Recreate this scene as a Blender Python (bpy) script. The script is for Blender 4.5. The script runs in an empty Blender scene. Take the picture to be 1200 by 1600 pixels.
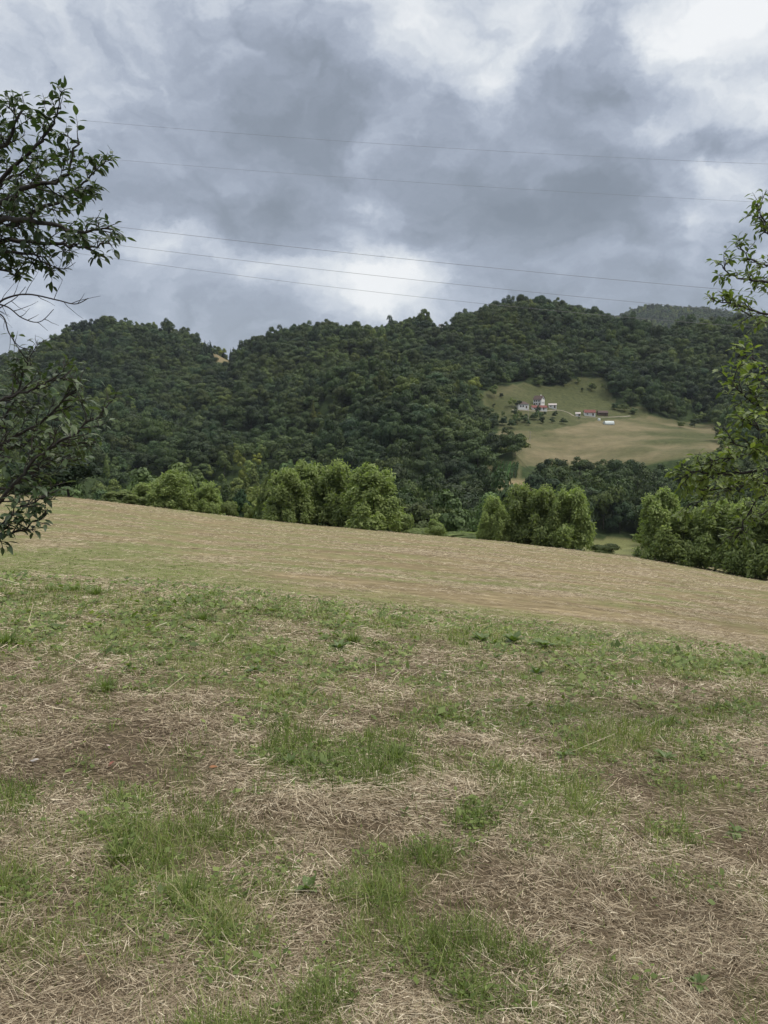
import bpy, math, random
import numpy as np
from mathutils import Vector, Matrix, Euler
R = math.radians
S = bpy.context.scene
C = S.collection

# ------------------------------------------------------------------ camera
F = 1155.0; PITCH = R(7.9); CZ = 1.6
cp, sp = math.cos(PITCH), math.sin(PITCH)
cam_d = bpy.data.cameras.new('camera'); cam = bpy.data.objects.new('camera', cam_d); C.objects.link(cam)
cam_d.sensor_fit = 'VERTICAL'; cam_d.sensor_height = 36; cam_d.lens = 36 * F / 1600
cam_d.clip_start = 0.05; cam_d.clip_end = 20000
cam.location = (0, 0, CZ); cam.rotation_euler = (R(90) - PITCH, 0, 0)
S.camera = cam

def ray(u, v):
    a = (800 - v) / F
    return (u - 600) / F, cp + a * sp, -sp + a * cp
def at(u, v, Y):
    """the point seen at photo pixel (u, v) that lies Y metres ahead"""
    dx, dy, dz = ray(u, v); k = Y / dy
    return Vector((dx * k, Y, CZ + dz * k))
def proj(x, y, z):
    dz = z - CZ
    d = y * cp - dz * sp; up = y * sp + dz * cp
    return 600 + F * x / d, 800 - F * up / d

# ------------------------------------------------------------------ world: overcast sky in direction space
W = bpy.data.worlds.new('World'); S.world = W; W.use_nodes = True
SUN_EL, SUN_AZ = R(56), R(105)
nt = W.node_tree; nt.nodes.clear()
def N(t, **k):
    n = nt.nodes.new(t)
    for a, b in k.items(): setattr(n, a, b)
    return n
def L(a, b): nt.links.new(a, b)
def mth(op, a, b=None, c=None, clamp=False):
    n = N('ShaderNodeMath', operation=op, use_clamp=clamp)
    for i, x in enumerate((a, b, c)):
        if x is None: continue
        if isinstance(x, (int, float)): n.inputs[i].default_value = x
        else: L(x, n.inputs[i])
    return n.outputs[0]
tc = N('ShaderNodeTexCoord'); sx = N('ShaderNodeSeparateXYZ'); L(tc.outputs['Generated'], sx.inputs[0])
az = mth('ARCTAN2', sx.outputs[0], sx.outputs[1]); el = mth('ARCSINE', sx.outputs[2])
cb = N('ShaderNodeCombineXYZ'); L(az, cb.inputs[0]); L(mth('MULTIPLY', el, 1.35), cb.inputs[1])
def noise(vec, scale, detail, rough, dist=0.0, off=(0, 0, 0)):
    m = N('ShaderNodeMapping'); m.inputs['Location'].default_value = off; L(vec, m.inputs[0])
    n = N('ShaderNodeTexNoise'); L(m.outputs[0], n.inputs['Vector'])
    n.inputs['Scale'].default_value = scale; n.inputs['Detail'].default_value = detail
    n.inputs['Roughness'].default_value = rough; n.inputs['Distortion'].default_value = dist
    return n
wn = noise(cb.outputs[0], 4.2, 7, 0.62)
wv = N('ShaderNodeVectorMath', operation='MULTIPLY_ADD'); L(wn.outputs['Color'], wv.inputs[0])
wv.inputs[1].default_value = (0.26, 0.22, 0); wv.inputs[2].default_value = (-0.13, -0.11, 0)
wv2 = N('ShaderNodeVectorMath', operation='ADD'); L(wv.outputs[0], wv2.inputs[0]); L(cb.outputs[0], wv2.inputs[1])
ws = N('ShaderNodeSeparateXYZ'); L(wv2.outputs[0], ws.inputs[0])
WX, WY = ws.outputs[0], ws.outputs[1]
# (u, v, ru, rv, amount): bright gaps +, dark cloud masses -
BLOBS = [
 (300, 200, 200, 120, -.07),
 (1120, 5, 95, 45, .46), (1190, 140, 70, 60, .35), (755, 115, 46, 30, .42), (640, 50, 55, 45, .36), (905, 60, 60, 30, .30),
 (1130, 260, 90, 45, .32), (1010, 180, 60, 30, .30), (745, 175, 36, 20, .12), (575, 325, 48, 36, .36), (595, 452, 105, 48, .75),
 (260, 396, 110, 24, .24), (60, 485, 95, 42, .5), (0, 175, 40, 30, .22), (110, 130, 170, 130, .10), (1085, 355, 50, 35, .34),
 (930, 418, 110, 14, .24), (400, 440, 150, 22, .16), (1130, 430, 90, 40, .10), (330, 260, 60, 40, .05), (720, 395, 60, 20, .10),
 (500, 130, 200, 90, -.22), (850, 340, 215, 62, -.32), (760, 250, 170, 60, -.12), (940, 70, 65, 60, -.50), (990, 150, 50, 35, -.30), (685, 150, 38, 50, -.16),
 (450, 335, 100, 34, -.20), (290, 345, 55, 26, -.16), (1170, 198, 80, 20, -.42), (480, 505, 110, 20, -.10), (960, 280, 110, 50, -.10),
 (240, 470, 120, 22, -.06), (330, 120, 120, 60, -.05), (1000, 430, 60, 12, -.08),
 (1700, -450, 450, 240, .45), (-300, -400, 700, 260, .30), (600, -900, 1500, 500, .6)]  # bright areas out of view, added to light the ground
B = 0.20
acc = None
for (u, v, ru, rv, am) in BLOBS:
    dx, dy, dz = ray(u, v); r_ = math.sqrt(dx*dx+dy*dy+dz*dz)
    a0 = math.atan2(dx, dy); e0 = math.asin(dz / r_) * 1.35
    ia = F / ru; ie = F / rv / 1.35
    p = mth('MULTIPLY', mth('SUBTRACT', WX, a0), ia); q = mth('MULTIPLY', mth('SUBTRACT', WY, e0), ie)
    r2 = mth('MULTIPLY_ADD', p, p, mth('MULTIPLY', q, q))
    g = mth('DIVIDE', am, mth('MULTIPLY_ADD', mth('MULTIPLY_ADD', r2, 0.5, 1.0), mth('MULTIPLY_ADD', r2, 0.5, 1.0), 0.0))
    acc = g if acc is None else mth('ADD', acc, g)
f1 = noise(wv2.outputs[0], 5.5, 11, 0.60, 0.1, (3.1, 1.7, 0)); f2 = noise(wv2.outputs[0], 15, 7, 0.55, 0.2, (9, 2, 4))
acc = mth('ADD', acc, mth('MULTIPLY_ADD', f1.outputs['Fac'], 0.92, -0.47))
acc = mth('ADD', acc, mth('MULTIPLY_ADD', f2.outputs['Fac'], 0.42, -0.21))
f3 = noise(wv2.outputs[0], 8.5, 8, 0.5, 0.0, (5, 8, 1))
acc = mth('ADD', acc, mth('MULTIPLY_ADD', mth('ABSOLUTE', mth('SUBTRACT', f3.outputs['Fac'], .5)), 0.95, -0.08))
acc = mth('ADD', acc, B)
rp = N('ShaderNodeValToRGB'); L(acc, rp.inputs[0])
def ramp(r, stops):
    e = r.color_ramp.elements
    while len(e) > 1: e.remove(e[-1])
    e[0].position = stops[0][0]; e[0].color = (*stops[0][1], 1)
    for p_, c_ in stops[1:]:
        x = e.new(p_); x.color = (*c_, 1)
ramp(rp, [(0.0, (.155, .180, .215)), (.18, (.185, .213, .255)), (.36, (.240, .272, .330)), (.50, (.30, .335, .40)), (.62, (.385, .42, .48)), (.80, (.52, .548, .58)), (1.0, (.67, .68, .685))])
sky = N('ShaderNodeTexSky', sky_type='NISHITA', sun_disc=False); sky.sun_elevation = SUN_EL; sky.sun_rotation = SUN_AZ
bg1 = N('ShaderNodeBackground'); L(sky.outputs[0], bg1.inputs[0]); bg1.inputs[1].default_value = 0.06
tn = N('ShaderNodeMix', data_type='RGBA', blend_type='MULTIPLY'); L(mth('MULTIPLY', mth('SUBTRACT', el, .58), 3.0, clamp=True), tn.inputs[0]); L(rp.outputs[0], tn.inputs[6]); tn.inputs[7].default_value = (1.08, .99, .86, 1)   # warm tint added to the unseen overhead sky, to warm the ground light
bg2 = N('ShaderNodeBackground'); L(tn.outputs[2], bg2.inputs[0]); L(mth('MULTIPLY_ADD', mth('SMOOTHSTEP', el, 0, 0) if False else mth('MULTIPLY', mth('SUBTRACT', el, .58), 3.0, clamp=True), 3.4, 1.0), bg2.inputs[1])  # sky above the frame boosted, an added unseen light for the ground
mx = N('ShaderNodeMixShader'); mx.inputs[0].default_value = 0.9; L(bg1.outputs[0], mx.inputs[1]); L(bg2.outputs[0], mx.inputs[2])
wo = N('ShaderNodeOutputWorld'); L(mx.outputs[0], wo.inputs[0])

sd = bpy.data.lights.new('sun', 'SUN'); sd.energy = 1.5; sd.angle = R(14); sd.color = (1, .94, .84)
sun = bpy.data.objects.new('sun', sd); C.objects.link(sun)
dv = Vector((math.sin(SUN_AZ) * math.cos(SUN_EL), math.cos(SUN_AZ) * math.cos(SUN_EL), math.sin(SUN_EL)))
sun.rotation_euler = dv.to_track_quat('Z', 'Y').to_euler(); sun.location = (0, 0, 60)
S.view_settings.view_transform = 'Standard'; S.view_settings.look = 'None'
S.view_settings.exposure = 0.56; S.view_settings.gamma = 1.0
S.render.resolution_x = 768; S.render.resolution_y = 1024

# ------------------------------------------------------------------ numpy noise
rng = np.random.default_rng(7)
_T = np.random.default_rng(11).random((256, 256))
def vn(x, y):
    xi = np.floor(x).astype(int); yi = np.floor(y).astype(int); fx = x - xi; fy = y - yi
    fx = fx*fx*(3-2*fx); fy = fy*fy*(3-2*fy)
    a = _T[xi & 255, yi & 255]; b = _T[(xi+1) & 255, yi & 255]; c = _T[xi & 255, (yi+1) & 255]; d = _T[(xi+1) & 255, (yi+1) & 255]
    return (a*(1-fx)+b*fx)*(1-fy) + (c*(1-fx)+d*fx)*fy
def fbm(x, y, o=4, g=.5):
    s = 0; a = 1; t = 0
    for i in range(o):
        s = s + a*vn(x+i*17.3, y+i*9.1); t += a; a *= g; x = x*2.03; y = y*2.03
    return s/t
def sst(a, b, x):
    t = np.clip((x-a)/(b-a), 0, 1); return t*t*(3-2*t)

# ------------------------------------------------------------------ terrain: heights on columns (photo u) x distance
# value = photo row of the ground there; negative = the canopy of a wood stands at that row (ground 11 m lower)
UC = [-400, 0, 100, 200, 300, 400, 500, 600, 700, 800, 900, 1000, 1100, 1200, 1600]
def zv(v, Y): dx, dy, dz = ray(600, v); return CZ + dz / dy * Y
FIELD = {10: [925, 925, 928, 932, 940, 950, 962, 975, 988, 1002, 1017, 1028, 1036, 1043, 1060],
 13: [895, 902, 905, 912, 920, 930, 942, 956, 968, 978, 988, 998, 1010, 1022, 1050],
 20: [850, 868, 872, 877, 885, 892, 898, 905, 913, 921, 931, 941, 953, 966, 1000],
 35: [800, 821, 825, 832, 841, 849, 856, 863, 870, 878, 887, 899, 911, 924, 960],
 55: [770, 783, 786, 797, 810, 820, 829, 837, 845, 853, 863, 875, 889, 906, 950],
 68: [762, 773, 777, 788, 800, 811, 821, 829, 838, 847, 857, 868, 883, 899, 945]}
ZT = {}
for Y, r in FIELD.items(): ZT[Y] = [zv(v, Y) for v in r]
z68 = ZT[68]
ZT[76] = [z - 1.7 for z in z68]; ZT[90] = [z - 6.0 for z in z68]
ZT[125] = [-20, -20, -20.5, -21, -22, -23, -24, -24, -25, -26, -27, -27, -27, -28, -30]
ZT[165] = [-26, -27, -29, -30, -31, -31, -32, -32, -33, -33, -33, -33, -34, -34, -36]
ZT[205] = [-30, -31, -33, -34, -34, -35, -36, -36, -36, -36.5, -37, -36.5, -37, -38, -38]
HILL = {
 250: [-760, -765, -772, -775, -782, -788, -792, -795, -800, -800, -822, -828, -815, -810, -800],
 300: [-735, -740, -745, -750, -758, -764, -760, -728, -745,  768, -780, -785, -780, -775, -765],
 345: [-712, -715, -720, -724, -732, -740, -742, -690, -700,  738, -745, -745, -740, -735, -730],
 374: [-700, -702, -706, -712, -718, -724, -736, -668, -672,  722, -724, -724, -716, -712, -708],
 398: [-690, -692, -698, -702, -708, -715, -728, -655, -660,  712,  716,  716,  705, -700, -700],
 440: [-665, -668, -675, -682, -688, -690, -705, -622, -628,  685,  692,  694,  690, -668, -665],
 500: [-640, -645, -655, -662, -668, -660, -640, -595, -600,  650,  664,  668,  674, -640, -630],
 550: [-625, -632, -642, -648, -644, -612, -598, -586, -592,  622,  643,  655,  668, -618, -610],
 600: [-612, -620, -630, -632, -640, -626, -610, -603, -603,  606,  612, -605, -625, -596, -590],
 700: [-592, -598, -595, -592, -600, -588, -568, -552, -542, -512, -532, -535, -552, -556, -550],
 765: [-580, -583, -565, -556, -578, -560, -530, -518, -493, -473, -492, -512, -520, -524, -520],
 830: [-568, -568, -538, -525, -552, -542, -513, -506, -492, -476, -488, -502, -503, -508, -505],
 900: [-556, -554, -515, -498, -519, -533, -510, -508, -500, -486, -494, -503, -502, -508, -505]}
for Y, r in HILL.items():
    ZT[Y] = [zv(abs(v), Y) - (11 if v < 0 else 0) for v in r]
UF = list(range(-400, 1601, 20))
for Y in list(ZT): ZT[Y] = list(np.interp(UF, UC, ZT[Y]))
CREST = [(-400, 556), (0, 554), (60, 546), (76, 528), (100, 517), (130, 504), (160, 499), (200, 498), (250, 507), (300, 519), (316, 531), (330, 547), (345, 552), (365, 550), (385, 543), (400, 531), (450, 520), (500, 511), (560, 509), (600, 506), (640, 496), (665, 492),
 (680, 497), (705, 497), (740, 489), (770, 483), (790, 475), (820, 472), (850, 475), (900, 486), (950, 498), (1000, 505), (1050, 508), (1100, 504), (1200, 508), (1600, 505)]
cr = np.interp(UF, [c[0] for c in CREST], [c[1] for c in CREST])
for j, u in enumerate(UF):
    if u < 370:
        ZT[900][j] = zv(cr[j], 900)-11; ZT[830][j] = min(ZT[830][j], zv(cr[j]+16, 830)-11); ZT[765][j] = min(ZT[765][j], zv(cr[j]+36, 765)-11)
    else:
        ZT[830][j] = zv(cr[j], 830)-11; ZT[765][j] = zv(cr[j]+(4 if u > 600 else 12), 765)-11; ZT[900][j] = zv(cr[j]+5, 900)-11; ZT[700][j] = min(ZT[700][j], zv(cr[j]+22, 700)-11)
for Y in (765, 830, 900): ZT[Y][UF.index(340)] += 11
UCO, UC = UC, UF
z9 = ZT[900]
ZT[1050] = [z - 30 for z in z9]; ZT[1400] = [z - 90 for z in z9]; ZT[1900] = [z - 60 for z in z9]
far = [640, 640, 640, 620, 560, 560, 560, 560, 540, 535, 520, 478, 484, 500, 505]
ZT[2600] = [zv(v, 2600) - 8 for v in np.interp(UF, UCO, far)]
ZT[3300] = [z - 80 for z in ZT[2600]]; ZT[6000] = [z - 120 for z in ZT[2600]]
YK = np.array(sorted(ZT)); LYK = np.log(YK)
TC = (np.array(UC) - 600) / F / 1.008
ZTAB = np.array([ZT[int(y)] for y in YK])
NG, NC = 420, 260
LG = np.linspace(LYK[0], LYK[-1], NG); TG = np.linspace(TC[0], TC[-1], NC)
tmp = np.stack([np.interp(LG, LYK, ZTAB[:, j]) for j in range(len(UC))], 1)
G = np.stack([np.interp(TG, TC, tmp[i]) for i in range(NG)], 0)
def blur(A, n, ax):
    k = np.exp(-np.linspace(-2, 2, 2*n+1)**2); k /= k.sum()
    P = np.pad(A, [(n, n) if i == ax else (0, 0) for i in range(2)], mode='edge')
    return np.apply_along_axis(lambda m: np.convolve(m, k, 'valid'), ax, P)
G = blur(blur(G, 1, 0), 2, 1)
def near(x, y): return -0.14*y - 0.07*x + 0.0
def H(x, y):
    x = np.asarray(x, float); y = np.asarray(y, float)
    yy = np.maximum(y, 9.9); t = np.clip(x/yy, TG[0], TG[-1])
    i = np.clip((np.log(yy)-LG[0])/(LG[-1]-LG[0])*(NG-1), 0, NG-1.001); j = np.clip((t-TG[0])/(TG[-1]-TG[0])*(NC-1), 0, NC-1.001)
    ii = i.astype(int); jj = j.astype(int); fi = i-ii; fj = j-jj
    z = (G[ii, jj]*(1-fj)+G[ii, jj+1]*fj)*(1-fi) + (G[ii+1, jj]*(1-fj)+G[ii+1, jj+1]*fj)*fi
    zn = near(x, y)
    w = sst(9.0, 11.5, y)
    z = zn*(1-w) + z*w
    # small relief
    z = z + (fbm(x*1.3, y*1.3, 3)-.5)*0.07*(1-sst(14, 30, y)) + (fbm(x*.12+5, y*.12, 3)-.5)*0.5*sst(12, 30, y)*(1-sst(60, 90, y))*.6
    z = z + (1-2*np.abs(fbm(x*.0125+13, y*.009+8, 2)-.5)*2.2-.45)*13*sst(230, 330, y)*(1-.85*sst(600, 760, y))*(1-sst(370, 400, y)*sst(.12, .15, x/yy)*(1-sst(545, 600, y)))
    z = z + (fbm(x*.012+3, y*.012+8, 4)-.5)*30*sst(120, 330, y)*(1-.75*sst(560, 760, y))*(1-sst(380, 480, y)*sst(.12, .2, x/yy)*.8)
    return z
def hit(u, v, y0=1.2, y1=2900):
    dx, dy, dz = ray(u, v)
    Y = np.exp(np.linspace(math.log(y0), math.log(y1), 5000))
    k = Y/dy; z = CZ+dz*k; h = H(dx*k, Y)
    b = np.nonzero(z < h)[0]
    if len(b) == 0:
        i = int(np.argmin(np.where(Y > 100, (CZ+dz*k)-h, 1e9))); return Vector((dx*k[i], Y[i], h[i]))
    i = b[0]; return Vector((dx*k[i], Y[i], h[i]))
def inpoly(u, v, P):
    c = np.zeros(np.shape(u), bool); n = len(P)
    for i in range(n):
        x1, y1 = P[i]; x2, y2 = P[(i+1) % n]
        if y1 == y2: continue
        m = ((y1 > v) != (y2 > v)) & (u < (x2-x1)*(v-y1)/(y2-y1)+x1); c ^= m
    return c
MEADOW = [(748, 690), (790, 670), (860, 662), (930, 652), (1000, 646), (1060, 658), (1132, 668), (1128, 686), (1060, 700), (985, 716), (830, 712), (760, 702)]
CLEAR = [(752, 618), (775, 606), (820, 600), (860, 606), (905, 592), (945, 594), (960, 632), (1010, 640), (1010, 652), (930, 658), (860, 672), (790, 676), (765, 650)]
VINE = [(760, 722), (814, 722), (812, 752), (764, 752)]
BROWN = [(776, 750), (836, 746), (836, 772), (784, 770)]
VALLEY = [(905, 842), (1010, 842), (1020, 876), (905, 872)]
RIDGE1 = [(668, 484), (706, 486), (712, 504), (664, 504)]
RIDGE2 = [(331, 546), (359, 546), (359, 566), (331, 566)]
RIDGE3 = [(1012, 500), (1056, 500), (1056, 512), (1012, 512)]

# ------------------------------------------------------------------ helpers: meshes, materials, tagging
def tag(o, label=None, cat=None, group=None, kind=None):
    if label: o['label'] = label
    if cat: o['category'] = cat
    if group: o['group'] = group
    if kind: o['kind'] = kind
    return o
def link(name, me, mat=None, parent=None):
    o = bpy.data.objects.new(name, me); C.objects.link(o)
    if mat: me.materials.append(mat)
    if parent: o.parent = parent
    return o
def mesh_np(name, V, Fc, smooth=False, attrs=None):
    V = np.asarray(V, np.float32).reshape(-1, 3); Fc = np.asarray(Fc, np.int32)
    me = bpy.data.meshes.new(name); n, k = Fc.shape
    me.vertices.add(len(V)); me.vertices.foreach_set('co', V.ravel())
    me.loops.add(n*k); me.loops.foreach_set('vertex_index', Fc.ravel())
    me.polygons.add(n); me.polygons.foreach_set('loop_start', np.arange(0, n*k, k, dtype=np.int32))
    if smooth: me.polygons.foreach_set('use_smooth', np.ones(n, bool))
    for a, d in (attrs or {}).items():
        at_ = me.attributes.new(a, 'FLOAT', 'POINT'); at_.data.foreach_set('value', np.asarray(d, np.float32).ravel())
    me.update(calc_edges=True)
    return me
def empty(name, loc, rz=0, sc=1):
    o = bpy.data.objects.new(name, None); C.objects.link(o); o.location = loc; o.rotation_euler = (0, 0, rz)
    o.scale = (sc, sc, sc) if isinstance(sc, (int, float)) else sc
    o.empty_display_size = .3
    return o
def copy_tree(root, loc, rz, sc):
    r = root.copy(); C.objects.link(r); r.location = loc; r.rotation_euler = (0, 0, rz); r.scale = sc
    for k in ('label', 'group', 'category'):
        if k in r: del r[k]
    for ch in root.children:
        c = ch.copy(); C.objects.link(c); c.parent = r
        for g in ch.children:
            d = g.copy(); C.objects.link(d); d.parent = c
    return r

class Mat:
    def __init__(s, name):
        s.m = bpy.data.materials.new(name); s.m.use_nodes = True; s.t = s.m.node_tree
        s.b = s.t.nodes['Principled BSDF']; s.out = s.t.nodes['Material Output']
        s.b.inputs['Specular IOR Level'].default_value = .25; s.b.inputs['Roughness'].default_value = .8
    def n(s, t, **k):
        x = s.t.nodes.new(t)
        for a, b in k.items(): setattr(x, a, b)
        return x
    def l(s, a, b): s.t.links.new(a, b)
    def noise(s, scale, detail=4, rough=.55, coord='Object', sc=None, rot=0, vec=None):
        if vec is None: vec = s.n('ShaderNodeTexCoord').outputs[coord]
        m = s.n('ShaderNodeMapping'); s.l(vec, m.inputs[0])
        if sc: m.inputs['Scale'].default_value = sc
        m.inputs['Rotation'].default_value = (0, 0, rot)
        x = s.n('ShaderNodeTexNoise'); s.l(m.outputs[0], x.inputs[0]); x.inputs['Scale'].default_value = scale
        x.inputs['Detail'].default_value = detail; x.inputs['Roughness'].default_value = rough
        return x.outputs['Fac']
    def ramp(s, fac, stops):
        r = s.n('ShaderNodeValToRGB'); s.l(fac, r.inputs[0]); ramp(r, stops); return r.outputs[0]
    def mix(s, f, a, b, mode='MIX'):
        x = s.n('ShaderNodeMix', data_type='RGBA', blend_type=mode)
        for i, q in ((0, f), (6, a), (7, b)):
            if isinstance(q, (int, float)): x.inputs[i].default_value = q
            elif isinstance(q, tuple): x.inputs[i].default_value = (*q, 1)
            else: s.l(q, x.inputs[i])
        return x.outputs[2]
    def math(s, op, a, b=0, clamp=False):
        x = s.n('ShaderNodeMath', operation=op, use_clamp=clamp)
        for i, q in ((0, a), (1, b)):
            if isinstance(q, (int, float)): x.inputs[i].default_value = q
            else: s.l(q, x.inputs[i])
        return x.outputs[0]
    def attr(s, name):
        x = s.n('ShaderNodeAttribute', attribute_name=name); return x.outputs['Fac']
    def rnd(s): return s.n('ShaderNodeObjectInfo').outputs['Random']
    def loc(s): return s.n('ShaderNodeObjectInfo').outputs['Location']
    def base(s, c):
        if isinstance(c, tuple): s.b.inputs['Base Color'].default_value = (*c, 1)
        else: s.l(c, s.b.inputs['Base Color'])
        s.c = c; return s
    def bump(s, h, st=.4, d=.02):
        x = s.n('ShaderNodeBump'); x.inputs['Strength'].default_value = st; x.inputs['Distance'].default_value = d
        s.l(h, x.inputs['Height']); s.l(x.outputs[0], s.b.inputs['Normal']); return s
    def translucent(s, f=.3, tint=(1.1, 1.25, .6)):
        tr = s.n('ShaderNodeBsdfTranslucent')
        s.l(s.mix(1.0, s.c, tint, 'MULTIPLY'), tr.inputs[0])
        m = s.n('ShaderNodeMixShader'); m.inputs[0].default_value = f
        s.l(s.b.outputs[0], m.inputs[1]); s.l(tr.outputs[0], m.inputs[2]); s.l(m.outputs[0], s.out.inputs[0]); return s

def foliage(name, dark, mid, light, var=(.55, 1.45), tf=.2, big=None):
    m = Mat(name)
    c = m.ramp(m.attr('rnd'), [(0, dark), (.5, mid), (1, light)])
    k = m.n('ShaderNodeMapRange'); m.l(m.rnd(), k.inputs[0]); k.inputs[3].default_value = var[0]; k.inputs[4].default_value = var[1]
    cc = m.n('ShaderNodeCombineColor')
    m.l(k.outputs[0], cc.inputs[0]); m.l(k.outputs[0], cc.inputs[1]); m.l(m.math('MULTIPLY', k.outputs[0], .95), cc.inputs[2])
    c = m.mix(1.0, c, cc.outputs[0], 'MULTIPLY')
    if big:
        nz = m.noise(big[0], 3, .5, vec=m.loc())
        c = m.mix(1.0, c, m.ramp(nz, [(.35, big[1]), (.5, (1, 1, 1)), (.65, big[2])]), 'MULTIPLY')
        # yellower and bluer individuals
        r2 = m.math('FRACT', m.math('MULTIPLY', m.rnd(), 17.3))
        c = m.mix(1.0, c, m.ramp(r2, [(0, (.80, .93, 1.15)), (.3, (1, 1, 1)), (.8, (1.05, 1.0, .92)), (.94, (1.35, 1.22, .85)), (1, (1.4, 1.2, .85))]), 'MULTIPLY')
    m.base(c); m.b.inputs['Roughness'].default_value = .6
    m.translucent(tf); return m.m
BIG = (.014, (.62, .72, .80), (1.30, 1.2, .92))
M_oak = foliage('oak foliage', (.034, .055, .020), (.054, .082, .028), (.086, .120, .040), big=BIG)
M_light = foliage('valley foliage', (.080, .112, .038), (.118, .158, .052), (.165, .212, .072), big=BIG)
M_dark = foliage('dark foliage', (.012, .024, .012), (.020, .038, .018), (.034, .058, .026))
M_rob = foliage('robinia foliage', (.130, .168, .064), (.215, .262, .100), (.32, .37, .155), var=(.8, 1.2), tf=.45)
M_vine = foliage('vine foliage', (.05, .10, .03), (.07, .14, .045), (.10, .18, .06))
mb = Mat('bark'); mb.base(mb.ramp(mb.noise(9, 5, .6, sc=(1, 1, .25)), [(.3, (.035, .028, .022)), (.7, (.12, .105, .09))])); mb.bump(mb.noise(30, 4), .5, .01); M_bark = mb.m
mb = Mat('twig bark'); mb.base(mb.ramp(mb.noise(25, 4, .6), [(.3, (.022, .018, .016)), (.7, (.075, .065, .055))])); M_twig = mb.m

# ------------------------------------------------------------------ masks on the ground
# (u, v, ru, rv, amount) of the green patches
GP = [(440,1165,45,28,.9),(620,1172,55,24,1),(520,1205,95,38,.8),(790,1222,75,32,1),(905,1262,95,36,.9),(1060,1325,55,36,.8),(210,1320,90,38,1),
 (330,1290,60,30,.8),(205,1262,55,20,.7),(720,1290,50,26,.8),(700,1345,90,30,.7),(620,1430,85,55,.9),(760,1480,75,60,.9),(650,1500,110,60,.9),(540,1510,60,45,.7),
 (870,1515,32,30,.8),(300,1430,65,50,.7),(10,1390,45,36,.8),(10,1240,40,22,.8),(440,1580,75,30,.9),(320,1590,60,25,.8),(720,1580,80,30,.8),(990,1155,85,26,1),(1040,1140,45,14,.8),
 (950,1185,75,18,.7),(830,1130,36,14,.8),(430,1092,45,10,.8),(1180,1046,80,12,.9),(1000,1046,120,10,.9),(165,1072,18,9,.9),(880,1112,60,10,.4),(640,1095,140,14,.45),
 (60,935,130,30,.75),(230,950,140,22,.7),(330,980,90,14,.6),(420,1020,130,18,.45),(120,1000,130,24,.35),(800,1060,200,16,.35),(1150,1110,60,20,.5),(560,1010,60,8,.5),
 (740,1002,40,7,.9),(850,1008,60,7,.9),(380,938,120,18,1),(520,956,100,20,1),(640,968,110,20,1),(780,985,110,18,1),(900,1000,110,16,1),(1020,1020,110,10,.8),(1130,1036,110,12,.9),(300,890,200,9,.5),(150,860,120,8,.45),(700,1120,160,24,.4),(300,1040,120,14,.45),(60,895,90,12,.6),(200,905,110,8,.5),(330,925,90,8,.4),(950,1015,90,8,.5),(900,1000,160,10,.6),
 (1010,1180,30,10,.5),(480,1395,30,14,.6),(250,1180,30,10,.3),(170,1150,40,10,.2),(1100,1240,40,12,.3),(60,870,120,8,.5),(140,1400,60,30,.3),(450,1300,60,25,.3),(150,1480,80,40,.3)]
DP = [(150,1150,190,50,.9),(60,1200,120,40,.8),(250,1215,160,22,.6),(60,1085,90,20,.4),(1080,1440,110,60,.5),(1100,1210,90,30,.35),(1150,960,90,25,.6),(300,1110,100,14,.4),(80,1560,130,50,.4),(90,1420,100,40,.3)]
def patch_sum(x, y, z, P):
    u, v = proj(x, np.maximum(y, 1.0), z)
    u = u+(vn(x*1.7, y*1.7)-.5)*260/np.maximum(y, 1)**.6; v = v+(vn(x*1.9+30, y*1.9)-.5)*150/np.maximum(y, 1)
    s = np.zeros(np.shape(x))
    for (pu, pv, ru, rv, am) in P:
        s = np.maximum(s, am*np.exp(-((u-pu)/ru)**2-((v-pv)/rv)**2))
    return s
def mow(x, y):
    w = fbm(x*.08+2, y*.08, 2)
    return np.sin((y+.30*x+.004*x*x+5*w)*1.75)*sst(13, 17, y)*(1-sst(42, 66, y))*(.35+w)
def greenness(x, y, z):
    g = patch_sum(x, y, z, GP)
    n = fbm(x*1.1+4, y*1.1, 4, .6); n2 = fbm(x*4+9, y*4+2, 3, .6)
    gn = g*1.0 + (n-.5)*1.4 + (n2-.5)*1.3 + .24 + .22*sst(4.2, 7, y) + .12*sst(.1, -.4, x/np.maximum(y, 1))*sst(5, 8, y) - .25*patch_sum(x, y, z, DP)
    yf = sst(11, 14, y)
    # the mown field: long soft streaks following the contour
    f1 = fbm(x*.10+3+y*.02, y*.17+1, 4, .6); f2 = fbm(x*.5+y*.2, y*1.1+7, 4, .7)
    top = sst(.78, 1.0, y/66)
    left = sst(-.05, -.45, x/np.maximum(y, 1))*(1-sst(20, 34, y))
    gf = (f1-.52)*1.5 + (f2-.5)*1.6 + .33 + top*.16 + left*.7 + g*1.0 + .13*0
    gf = gf + .26*mow(x, y) + .34*(1-sst(12, 20, y))
    return np.clip(gn*(1-yf) + gf*yf, 0, 1)

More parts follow.
